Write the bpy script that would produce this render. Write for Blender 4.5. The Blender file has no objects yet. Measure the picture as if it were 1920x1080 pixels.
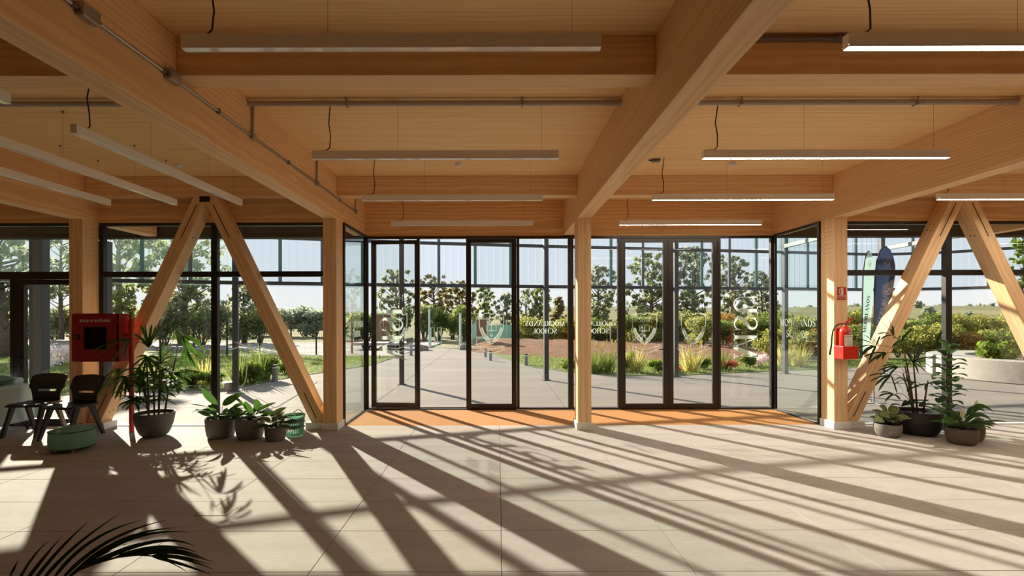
import bpy, bmesh, math, random
import numpy as np
from mathutils import Vector, Matrix, Euler

C = bpy.context.scene.collection
S = bpy.context.scene
PI = math.pi

# ------------------------------------------------------------------ camera
EYE = 1.6
cam = bpy.data.cameras.new('camera')
cam.sensor_width = 36.0
cam.lens = 937.0 / 1920.0 * 36.0
cam.shift_x = (960 - 934) / 1920.0
cam.shift_y = (593 - 540) / 1920.0
cam.clip_end = 2000
co = bpy.data.objects.new('camera', cam)
C.objects.link(co)
co.matrix_world = Matrix.Translation((0, 0, EYE)) @ Euler((PI / 2, 0, 0)).to_matrix().to_4x4() @ Matrix.Rotation(math.radians(-0.13), 4, 'Z')
S.camera = co

# ------------------------------------------------------------------ view, world, sun
S.view_settings.view_transform = 'Standard'
S.view_settings.look = 'None'
S.view_settings.gamma = 1.0
S.view_settings.use_curve_mapping = False
S.view_settings.exposure = 2.02
cy = S.cycles
cy.max_bounces = 14
cy.diffuse_bounces = 10
cy.glossy_bounces = 4
cy.transmission_bounces = 8
cy.transparent_max_bounces = 40
cy.caustics_reflective = False
cy.caustics_refractive = False
cy.sample_clamp_indirect = 8.0
cy.use_denoising = True

SUN_EL, SUN_AZ = math.radians(22.05), math.atan(0.765)      # sun stands behind the glass front, towards the left
w = bpy.data.worlds.new('sky')
S.world = w
w.use_nodes = True
nt = w.node_tree
nt.nodes.clear()
tc = nt.nodes.new('ShaderNodeTexCoord')
sp = nt.nodes.new('ShaderNodeSeparateXYZ')
rp = nt.nodes.new('ShaderNodeValToRGB')
bg = nt.nodes.new('ShaderNodeBackground')
wo = nt.nodes.new('ShaderNodeOutputWorld')
nt.links.new(tc.outputs['Generated'], sp.inputs[0])
nt.links.new(sp.outputs['Z'], rp.inputs[0])
nt.links.new(rp.outputs[0], bg.inputs[0])
nt.links.new(bg.outputs[0], wo.inputs[0])
e = rp.color_ramp.elements
e[0].position = 0.0; e[0].color = (.80, .81, .81, 1)
e[1].position = 1.0; e[1].color = (.64, .73, .85, 1)
k = e.new(.10); k.color = (.77, .80, .83, 1)
k = e.new(.35); k.color = (.71, .77, .84, 1)
bg.inputs[1].default_value = 0.293
sd = bpy.data.lights.new('sun', 'SUN')
sd.energy = 3.9
sd.color = (1.0, .86, .69)
sd.angle = math.radians(0.6)
so = bpy.data.objects.new('sun', sd)
C.objects.link(so)
ldir = Vector((math.sin(SUN_AZ) * math.cos(SUN_EL), -math.cos(SUN_AZ) * math.cos(SUN_EL), -math.sin(SUN_EL)))
so.rotation_euler = ldir.to_track_quat('-Z', 'Y').to_euler()
so.location = (-8, 12, 8)

# ------------------------------------------------------------------ materials
MATS = {}


def newmat(name):
    m = bpy.data.materials.new(name)
    m.use_nodes = True
    return m, m.node_tree, m.node_tree.nodes['Principled BSDF']


def N(t, kind, **kw):
    n = t.nodes.new(kind)
    for k_, v in kw.items():
        setattr(n, k_, v)
    return n


def plain(name, col, rough=.5, metal=0.0, noise=0.0, nscale=30, bump=0.0, spec=.5, emit=None, es=0):
    if name in MATS:
        return MATS[name]
    m, t, b = newmat(name)
    b.inputs['Base Color'].default_value = (*col, 1)
    b.inputs['Roughness'].default_value = rough
    b.inputs['Metallic'].default_value = metal
    b.inputs['Specular IOR Level'].default_value = spec
    if emit:
        b.inputs['Emission Color'].default_value = (*emit, 1)
        b.inputs['Emission Strength'].default_value = es
    if noise or bump:
        tx = N(t, 'ShaderNodeTexCoord')
        nz = N(t, 'ShaderNodeTexNoise')
        nz.inputs['Scale'].default_value = nscale
        nz.inputs['Detail'].default_value = 5
        t.links.new(tx.outputs['Object'], nz.inputs['Vector'])
        if noise:
            mr = N(t, 'ShaderNodeMapRange')
            mr.inputs[1].default_value = .3
            mr.inputs[2].default_value = .7
            mr.inputs[3].default_value = 1 - noise
            mr.inputs[4].default_value = 1 + noise
            t.links.new(nz.outputs['Fac'], mr.inputs[0])
            mx = N(t, 'ShaderNodeMix', data_type='RGBA', blend_type='MULTIPLY')
            mx.inputs['Factor'].default_value = 1
            mx.inputs[6].default_value = (*col, 1)
            t.links.new(mr.outputs[0], mx.inputs[7])
            t.links.new(mx.outputs[2], b.inputs['Base Color'])
        if bump:
            bp = N(t, 'ShaderNodeBump')
            bp.inputs['Strength'].default_value = bump
            bp.inputs['Distance'].default_value = .01
            t.links.new(nz.outputs['Fac'], bp.inputs['Height'])
            t.links.new(bp.outputs[0], b.inputs['Normal'])
    MATS[name] = m
    return m


def wood(name, light, dark, ring=9.0, rough=.55, lam=.045, board=None):
    """pine glulam: grain runs along local X, lamellas stacked along local Z"""
    m, t, b = newmat(name)
    L = t.links
    tx = N(t, 'ShaderNodeTexCoord')
    oi = N(t, 'ShaderNodeObjectInfo')
    off = N(t, 'ShaderNodeVectorMath', operation='SCALE')
    cmb = N(t, 'ShaderNodeCombineXYZ')
    L.new(oi.outputs['Random'], cmb.inputs[0])
    L.new(cmb.outputs[0], off.inputs[0])
    off.inputs['Scale'].default_value = 37.0
    add = N(t, 'ShaderNodeVectorMath', operation='ADD')
    L.new(tx.outputs['Object'], add.inputs[0])
    L.new(off.outputs[0], add.inputs[1])
    # long fibres
    mp = N(t, 'ShaderNodeMapping')
    mp.inputs['Scale'].default_value = (.7, 26, 26)
    L.new(add.outputs[0], mp.inputs[0])
    fib = N(t, 'ShaderNodeTexNoise')
    fib.inputs['Scale'].default_value = 1.6
    fib.inputs['Detail'].default_value = 5
    fib.inputs['Roughness'].default_value = .65
    L.new(mp.outputs[0], fib.inputs['Vector'])
    # growth rings cut lengthwise
    mp2 = N(t, 'ShaderNodeMapping')
    mp2.inputs['Scale'].default_value = (.16, 1, 1)
    mp2.inputs['Location'].default_value = (0, -.09, .13)
    L.new(add.outputs[0], mp2.inputs[0])
    rings_in = mp2.outputs[0]
    if board:
        # boards side by side along local Y, each with its own heart position
        sb = N(t, 'ShaderNodeSeparateXYZ')
        L.new(tx.outputs['Object'], sb.inputs[0])
        q1 = N(t, 'ShaderNodeMath', operation='DIVIDE'); q1.inputs[1].default_value = board
        L.new(sb.outputs['Y'], q1.inputs[0])
        q2 = N(t, 'ShaderNodeMath', operation='FLOOR'); L.new(q1.outputs[0], q2.inputs[0])
        q3 = N(t, 'ShaderNodeMath', operation='FRACT'); L.new(q1.outputs[0], q3.inputs[0])
        wr_ = N(t, 'ShaderNodeTexWhiteNoise', noise_dimensions='1D'); L.new(q2.outputs[0], wr_.inputs['W'])
        sc_ = N(t, 'ShaderNodeSeparateXYZ'); L.new(wr_.outputs['Color'], sc_.inputs[0])
        yy = N(t, 'ShaderNodeMath', operation='MULTIPLY_ADD'); yy.inputs[1].default_value = board; L.new(q3.outputs[0], yy.inputs[0])
        y2 = N(t, 'ShaderNodeMath', operation='MULTIPLY_ADD'); y2.inputs[1].default_value = .26; y2.inputs[2].default_value = -.2; L.new(sc_.outputs[0], y2.inputs[0]); L.new(y2.outputs[0], yy.inputs[2])
        zz = N(t, 'ShaderNodeMath', operation='MULTIPLY_ADD'); zz.inputs[1].default_value = .08; zz.inputs[2].default_value = .02; L.new(sc_.outputs[1], zz.inputs[0])
        x1 = N(t, 'ShaderNodeMath', operation='MULTIPLY_ADD'); x1.inputs[1].default_value = 40; L.new(sc_.outputs[2], x1.inputs[0]); L.new(sb.outputs['X'], x1.inputs[2])
        x2 = N(t, 'ShaderNodeMath', operation='MULTIPLY'); x2.inputs[1].default_value = .12; L.new(x1.outputs[0], x2.inputs[0])
        cb = N(t, 'ShaderNodeCombineXYZ'); L.new(x2.outputs[0], cb.inputs[0]); L.new(yy.outputs[0], cb.inputs[1]); L.new(zz.outputs[0], cb.inputs[2])
        rings_in = cb.outputs[0]
    wv = N(t, 'ShaderNodeTexWave', wave_type='RINGS', rings_direction='X')
    wv.inputs['Scale'].default_value = ring
    wv.inputs['Distortion'].default_value = 5.5
    wv.inputs['Detail'].default_value = 2.0
    wv.inputs['Detail Scale'].default_value = 1.1
    L.new(rings_in, wv.inputs['Vector'])
    # lamella tone
    sx = N(t, 'ShaderNodeSeparateXYZ')
    L.new(tx.outputs['Object'], sx.inputs[0])
    dv = N(t, 'ShaderNodeMath', operation='DIVIDE')
    dv.inputs[1].default_value = lam
    L.new(sx.outputs['Y' if board else 'Z'], dv.inputs[0])
    fl = N(t, 'ShaderNodeMath', operation='FLOOR')
    L.new(dv.outputs[0], fl.inputs[0])
    ad2 = N(t, 'ShaderNodeMath', operation='ADD')
    L.new(fl.outputs[0], ad2.inputs[0])
    L.new(oi.outputs['Random'], ad2.inputs[1])
    wn = N(t, 'ShaderNodeTexWhiteNoise', noise_dimensions='1D')
    L.new(ad2.outputs[0], wn.inputs['W'])
    m1 = N(t, 'ShaderNodeMath', operation='MULTIPLY')
    m1.inputs[1].default_value = .62
    L.new(fib.outputs['Fac'], m1.inputs[0])
    m2 = N(t, 'ShaderNodeMath', operation='MULTIPLY_ADD')
    m2.inputs[1].default_value = .34
    L.new(wv.outputs['Fac'], m2.inputs[0])
    L.new(m1.outputs[0], m2.inputs[2])
    m3 = N(t, 'ShaderNodeMath', operation='MULTIPLY_ADD')
    m3.inputs[1].default_value = .14
    L.new(wn.outputs['Value'], m3.inputs[0])
    L.new(m2.outputs[0], m3.inputs[2])
    cr = N(t, 'ShaderNodeValToRGB')
    cr.color_ramp.elements[0].position = .22
    cr.color_ramp.elements[0].color = (*light, 1)
    cr.color_ramp.elements[1].position = .95
    cr.color_ramp.elements[1].color = (*dark, 1)
    L.new(m3.outputs[0], cr.inputs[0])
    L.new(cr.outputs[0], b.inputs['Base Color'])
    b.inputs['Roughness'].default_value = rough
    b.inputs['Specular IOR Level'].default_value = .3
    bp = N(t, 'ShaderNodeBump')
    bp.inputs['Strength'].default_value = .08
    bp.inputs['Distance'].default_value = .004
    L.new(fib.outputs['Fac'], bp.inputs['Height'])
    L.new(bp.outputs[0], b.inputs['Normal'])
    MATS[name] = m
    return m


def glass(name, tint=(.975, .985, .98), refl=1.0, base=.025):
    m, t, b = newmat(name)
    t.nodes.remove(b)
    out = t.nodes['Material Output']
    tr = N(t, 'ShaderNodeBsdfTransparent')
    tr.inputs[0].default_value = (*tint, 1)
    gl = N(t, 'ShaderNodeBsdfGlossy')
    gl.inputs['Roughness'].default_value = .0
    lw = N(t, 'ShaderNodeLayerWeight')
    lw.inputs[0].default_value = .5
    p5 = N(t, 'ShaderNodeMath', operation='POWER')
    p5.inputs[1].default_value = 5
    t.links.new(lw.outputs['Facing'], p5.inputs[0])
    mu = N(t, 'ShaderNodeMath', operation='MULTIPLY_ADD')
    mu.inputs[1].default_value = .9 * refl
    mu.inputs[2].default_value = base * refl
    mx = N(t, 'ShaderNodeMixShader')
    t.links.new(p5.outputs[0], mu.inputs[0])
    t.links.new(mu.outputs[0], mx.inputs[0])
    t.links.new(tr.outputs[0], mx.inputs[1])
    t.links.new(gl.outputs[0], mx.inputs[2])
    t.links.new(mx.outputs[0], out.inputs[0])
    MATS[name] = m
    return m


def sheet(name, tint, haze=.09, hcol=(.8, .86, .88)):
    """clear corrugated polycarbonate: mostly see-through, a little milky"""
    m, t, b = newmat(name)
    t.nodes.remove(b)
    out = t.nodes['Material Output']
    tr = N(t, 'ShaderNodeBsdfTransparent')
    tr.inputs[0].default_value = (*tint, 1)
    tl = N(t, 'ShaderNodeBsdfTranslucent')
    tl.inputs[0].default_value = (*hcol, 1)
    lw = N(t, 'ShaderNodeLayerWeight')
    lw.inputs[0].default_value = .35
    mr = N(t, 'ShaderNodeMapRange')
    mr.inputs[1].default_value = .4
    mr.inputs[3].default_value = haze
    mr.inputs[4].default_value = .6
    mx = N(t, 'ShaderNodeMixShader')
    t.links.new(lw.outputs['Facing'], mr.inputs[0])
    t.links.new(mr.outputs[0], mx.inputs[0])
    t.links.new(tr.outputs[0], mx.inputs[1])
    t.links.new(tl.outputs[0], mx.inputs[2])
    t.links.new(mx.outputs[0], out.inputs[0])
    MATS[name] = m
    return m


def leafmat(name, cols, trans=.35, rough=.65, stripes=None, spec=.05):
    """leaf: colour varies from piece to piece, light passes through"""
    m, t, b = newmat(name)
    out = t.nodes['Material Output']
    ge = N(t, 'ShaderNodeNewGeometry')
    cr = N(t, 'ShaderNodeValToRGB')
    els = cr.color_ramp.elements
    n = len(cols)
    els[0].position = 0; els[0].color = (*cols[0], 1)
    els[1].position = 1; els[1].color = (*cols[-1], 1)
    for i in range(1, n - 1):
        k_ = els.new(i / (n - 1)); k_.color = (*cols[i], 1)
    t.links.new(ge.outputs['Random Per Island'], cr.inputs[0])
    col = cr.outputs[0]
    if stripes:
        uv = N(t, 'ShaderNodeUVMap')
        s2 = N(t, 'ShaderNodeSeparateXYZ')
        t.links.new(uv.outputs[0], s2.inputs[0])
        av = N(t, 'ShaderNodeMath', operation='ABSOLUTE')
        t.links.new(s2.outputs['Y'], av.inputs[0])
        ma = N(t, 'ShaderNodeMath', operation='MULTIPLY_ADD')
        ma.inputs[1].default_value = -.35
        t.links.new(av.outputs[0], ma.inputs[0])
        t.links.new(s2.outputs['X'], ma.inputs[2])
        mm = N(t, 'ShaderNodeMath', operation='MULTIPLY')
        mm.inputs[1].default_value = stripes[1]
        t.links.new(ma.outputs[0], mm.inputs[0])
        fr = N(t, 'ShaderNodeMath', operation='FRACT')
        t.links.new(mm.outputs[0], fr.inputs[0])
        st = N(t, 'ShaderNodeMath', operation='GREATER_THAN')
        st.inputs[1].default_value = .5
        t.links.new(fr.outputs[0], st.inputs[0])
        mx = N(t, 'ShaderNodeMix', data_type='RGBA')
        mx.inputs[7].default_value = (*stripes[0], 1)
        t.links.new(st.outputs[0], mx.inputs['Factor'])
        t.links.new(col, mx.inputs[6])
        col = mx.outputs[2]
    t.links.new(col, b.inputs['Base Color'])
    b.inputs['Roughness'].default_value = rough
    b.inputs['Specular IOR Level'].default_value = spec
    tl = N(t, 'ShaderNodeBsdfTranslucent')
    hs = N(t, 'ShaderNodeHueSaturation')
    hs.inputs['Value'].default_value = 1.5
    hs.inputs['Saturation'].default_value = 1.1
    t.links.new(col, hs.inputs['Color'])
    t.links.new(hs.outputs[0], tl.inputs[0])
    mx2 = N(t, 'ShaderNodeMixShader')
    mx2.inputs[0].default_value = trans
    t.links.new(b.outputs[0], mx2.inputs[1])
    t.links.new(tl.outputs[0], mx2.inputs[2])
    t.links.new(mx2.outputs[0], out.inputs[0])
    MATS[name] = m
    return m


def blotchy(name, c1, c2, scale, rough=.85, bump=.3, c3=None, fine=60, bdist=.02, stretch=(1, 1, 1), spec=.3):
    m, t, b = newmat(name)
    tx = N(t, 'ShaderNodeTexCoord')
    mp = N(t, 'ShaderNodeMapping')
    mp.inputs['Scale'].default_value = stretch
    n1 = N(t, 'ShaderNodeTexNoise')
    n1.inputs['Scale'].default_value = scale
    n1.inputs['Detail'].default_value = 6
    n1.inputs['Roughness'].default_value = .6
    n2 = N(t, 'ShaderNodeTexNoise')
    n2.inputs['Scale'].default_value = fine
    n2.inputs['Detail'].default_value = 3
    t.links.new(tx.outputs['Object'], mp.inputs[0])
    for n_ in (n1, n2):
        t.links.new(mp.outputs[0], n_.inputs['Vector'])
    av = N(t, 'ShaderNodeMath', operation='MULTIPLY_ADD')
    av.inputs[1].default_value = .3
    t.links.new(n2.outputs['Fac'], av.inputs[0])
    sc = N(t, 'ShaderNodeMath', operation='MULTIPLY')
    sc.inputs[1].default_value = .7
    t.links.new(n1.outputs['Fac'], sc.inputs[0])
    t.links.new(sc.outputs[0], av.inputs[2])
    cr = N(t, 'ShaderNodeValToRGB')
    cr.color_ramp.elements[0].position = .32
    cr.color_ramp.elements[0].color = (*c1, 1)
    cr.color_ramp.elements[1].position = .68
    cr.color_ramp.elements[1].color = (*c2, 1)
    if c3:
        k_ = cr.color_ramp.elements.new(.5); k_.color = (*c3, 1)
    t.links.new(av.outputs[0], cr.inputs[0])
    t.links.new(cr.outputs[0], b.inputs['Base Color'])
    b.inputs['Roughness'].default_value = rough
    b.inputs['Specular IOR Level'].default_value = spec
    if bump:
        bp = N(t, 'ShaderNodeBump')
        bp.inputs['Strength'].default_value = bump
        bp.inputs['Distance'].default_value = bdist
        t.links.new(n2.outputs['Fac'], bp.inputs['Height'])
        t.links.new(bp.outputs[0], b.inputs['Normal'])
    MATS[name] = m
    return m


wood('glulam', (.88, .64, .38), (.69, .425, .21))
wood('fascia_wood', (.88, .62, .335), (.60, .34, .15), ring=6.0, lam=.3)
wood('ceiling_wood', (.92, .68, .36), (.76, .49, .215), ring=8.0, lam=.14, board=.14)
glass('window_glass')
glass('green_glass', tint=(.90, .95, .925), refl=1.2)
glass('cabinet_glass', tint=(.12, .12, .12), refl=1.0)
glass('vase_glass', tint=(.86, .93, .91), refl=1.3)
sheet('clear_sheet', (.78, .84, .90), haze=.02, hcol=(.45, .52, .56))
sheet('teal_sheet', (.80, .87, .86), haze=.05, hcol=(.4, .6, .56))
plain('black_frame', (.012, .0105, .0095), .38)
plain('door_frame', (.022, .018, .015), .33)
plain('dark', (.006, .006, .006), .7)
plain('black_steel', (.01, .01, .01), .5)
plain('steel', (.05, .052, .056), .5)
plain('steel_light', (.26, .265, .27), .5)
plain('batten', (.10, .12, .14), .55)
leafmat('teal_batten', [(.15, .24, .235), (.15, .24, .235)], trans=.3)
plain('plaster', (.72, .68, .62), .85, noise=.03, nscale=3)
plain('plinth', (.78, .77, .74), .55)
blotchy('tile', (.335, .298, .272), (.425, .388, .358), 2.2, rough=.8, bump=.05, fine=26, bdist=.004, stretch=(.5, 1.6, 1), spec=.1)
plain('grout', (.14, .12, .105), .9)
blotchy('coir', (.36, .155, .042), (.52, .255, .08), 30, rough=.95, bump=.8, fine=320, bdist=.006)
blotchy('concrete', (.175, .161, .144), (.24, .224, .20), .7, rough=.8, bump=.15, fine=9, bdist=.008, stretch=(.35, 1.5, 1), spec=.1)
blotchy('cast_concrete', (.29, .272, .248), (.36, .342, .315), 2.5, rough=.75, bump=.15, fine=25)
blotchy('grass_ground', (.08, .11, .03), (.16, .195, .065), 1.3, rough=.95, bump=.6, c3=(.12, .155, .05), fine=25, bdist=.05)
blotchy('hill', (.085, .10, .04), (.235, .215, .11), .06, rough=1, bump=.5, c3=(.16, .155, .07), fine=1.2, bdist=.3)
blotchy('soil', (.115, .055, .03), (.25, .135, .075), 2.0, rough=1, bump=.9, fine=16, bdist=.08)
blotchy('road', (.21, .20, .195), (.29, .275, .26), .5, rough=.9, bump=.1)
plain('lamp_body', (.88, .90, .90), .42, metal=0)
plain('diffuser_off', (.80, .82, .82), .06, spec=.9)
plain('diffuser_on', (.9, .9, .9), .4, emit=(1, .86, .68), es=15.0)
plain('cord', (.01, .01, .01), .5)
plain('wire', (.22, .21, .20), .4, metal=.8)
plain('conduit', (.42, .41, .40), .35, metal=.8)
plain('conduit_dark', (.16, .14, .12), .5)
plain('pvc', (.40, .37, .34), .5)
plain('white_plastic', (.78, .77, .74), .4)
plain('cabinet_red', (.26, .016, .010), .55, spec=.25)
plain('pipe_red', (.42, .035, .018), .3)
plain('extinguisher_red', (.62, .03, .015), .25)
plain('sign_red', (.50, .018, .012), .4)
plain('sign_cream', (.72, .62, .42), .5)
plain('label_paper', (.72, .68, .60), .6)
plain('label_grey', (.30, .30, .31), .6)
plain('brass', (.30, .22, .12), .4, metal=.8)
plain('hose_white', (.6, .56, .5), .7)
plain('rubber', (.012, .012, .012), .5)
plain('chair_plastic', (.034, .036, .037), .5, noise=.1, nscale=200, spec=.3)
plain('chair_light', (.10, .105, .108), .45)
plain('pouf_green', (.15, .33, .255), .85, noise=.12, nscale=60)
plain('pouf_piping', (.015, .05, .035), .7)
plain('pouf_leg', (.34, .14, .05), .5)
plain('sofa_fabric', (.40, .52, .53), .9, noise=.08, nscale=90)
plain('cushion_green', (.12, .20, .17), .9, noise=.1, nscale=60)
plain('pot_charcoal', (.12, .115, .107), .7, noise=.15, nscale=40)
plain('pot_taupe', (.165, .15, .137), .7, noise=.12, nscale=40)
plain('pot_black', (.022, .02, .018), .55, noise=.15, nscale=30)
plain('pot_grey', (.20, .18, .155), .8, noise=.18, nscale=40)
plain('pot_brown', (.115, .088, .066), .75, noise=.15, nscale=40)
plain('potting_soil', (.03, .02, .014), 1, bump=.8, nscale=60)
leafmat('basket_green', [(.34, .52, .42), (.34, .52, .42)], trans=.5)
leafmat('palm_leaf', [(.035, .075, .018), (.06, .12, .03), (.09, .16, .04)], trans=.4, rough=.65, spec=.05)
leafmat('dark_palm', [(.02, .038, .016), (.035, .06, .022)], trans=.2)
leafmat('front_palm', [(.018, .026, .010), (.03, .042, .014)], trans=.15)
leafmat('broad_leaf', [(.03, .075, .018), (.06, .13, .03), (.10, .18, .045)], trans=.36, rough=.55, spec=.07)
leafmat('calathea_leaf', [(.24, .29, .12), (.34, .38, .17)], trans=.25, stripes=((.03, .055, .022), 7))
leafmat('calathea_dark', [(.14, .18, .06), (.20, .22, .08)], trans=.2, stripes=((.02, .022, .012), 8))
leafmat('fig_leaf', [(.022, .045, .018), (.04, .075, .025), (.055, .095, .03)], trans=.25, rough=.5, spec=.08)
leafmat('lily_leaf', [(.03, .065, .02), (.05, .10, .03)], trans=.3)
leafmat('spathe', [(.62, .66, .42), (.7, .72, .5)], trans=.4)
plain('cane', (.10, .055, .03), .7, noise=.2, nscale=30)
plain('petiole', (.06, .10, .03), .6)
plain('bark', (.13, .105, .085), .95, noise=.3, nscale=12)
plain('pale_bark', (.30, .265, .225), .9, noise=.25, nscale=8)
leafmat('gum_leaf', [(.17, .195, .145), (.25, .275, .185), (.33, .345, .225)], trans=.62)
leafmat('gum_leaf_warm', [(.13, .125, .07), (.21, .19, .10), (.29, .255, .14)], trans=.62)
leafmat('gum_leaf_green', [(.15, .185, .10), (.25, .28, .14), (.34, .36, .18)], trans=.62)
leafmat('far_haze_leaf', [(.24, .285, .22), (.32, .36, .27), (.38, .41, .32)], trans=.5)  # haze of the distance is put into these pale leaf colours
leafmat('hedge_leaf', [(.13, .16, .045), (.25, .26, .08), (.36, .33, .12)], trans=.55)
leafmat('hedge_green', [(.075, .115, .035), (.15, .19, .06), (.25, .275, .095)], trans=.52)
leafmat('russet_leaf', [(.22, .13, .05), (.33, .19, .07), (.26, .22, .07)], trans=.45)
leafmat('bed_leaf', [(.09, .15, .03), (.17, .24, .05), (.26, .31, .09)], trans=.5)
leafmat('straw', [(.40, .36, .14), (.55, .48, .2), (.30, .33, .10)], trans=.5)
leafmat('grass_blade', [(.10, .145, .035), (.17, .22, .06), (.26, .29, .11)], trans=.45)
leafmat('petal', [(.75, .6, .6), (.8, .76, .72), (.65, .5, .55)], trans=.4)
leafmat('red_petal', [(.5, .08, .06), (.6, .25, .2)], trans=.4)
plain('pale_timber', (.62, .56, .47), .85)
plain('weathered', (.36, .35, .34), .9)
plain('hut_brown', (.21, .105, .055), .8, noise=.15, nscale=5)
plain('mint', (.30, .58, .44), .7)
plain('mint_pale', (.52, .68, .60), .6)
plain('board_brown', (.22, .13, .07), .6)
plain('board_white', (.75, .76, .76), .5)
plain('lettering_white', (.66, .72, .66), .7)
def etched(name, clear):
    m = leafmat(name, [(.55, .62, .54), (.55, .62, .54)], trans=.36, rough=.85, spec=.1)
    t = m.node_tree
    out = t.nodes['Material Output']
    src = out.inputs[0].links[0].from_socket
    mx = N(t, 'ShaderNodeMixShader')
    mx.inputs[0].default_value = clear
    t.links.new(src, mx.inputs[1])
    t.links.new(N(t, 'ShaderNodeBsdfTransparent').outputs[0], mx.inputs[2])
    t.links.new(mx.outputs[0], out.inputs[0])


etched('etched', .03)
etched('etched_faint', .55)

leafmat('flag_navy', [(.11, .145, .215), (.11, .145, .215)], trans=.55, rough=.6, spec=.2)
leafmat('flag_white', [(.62, .72, .68), (.62, .72, .68)], trans=.4, rough=.6)
leafmat('flag_text_white', [(.85, .85, .85), (.85, .85, .85)], trans=.5)
plain('flag_text_dark', (.015, .02, .03), .6)
leafmat('crest_cream', [(.8, .68, .5), (.8, .68, .5)], trans=.5)
plain('aluminium', (.5, .5, .5), .35, metal=.9)
plain('terracotta', (.55, .16, .08), .7)
plain('blue_paint', (.03, .09, .35), .5)
plain('bucket_white', (.62, .58, .52), .6)
plain('rope_white', (.75, .73, .70), .7)
plain('stone', (.24, .22, .20), .95, noise=.2, nscale=8)
M = MATS

# ------------------------------------------------------------------ geometry helpers


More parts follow.
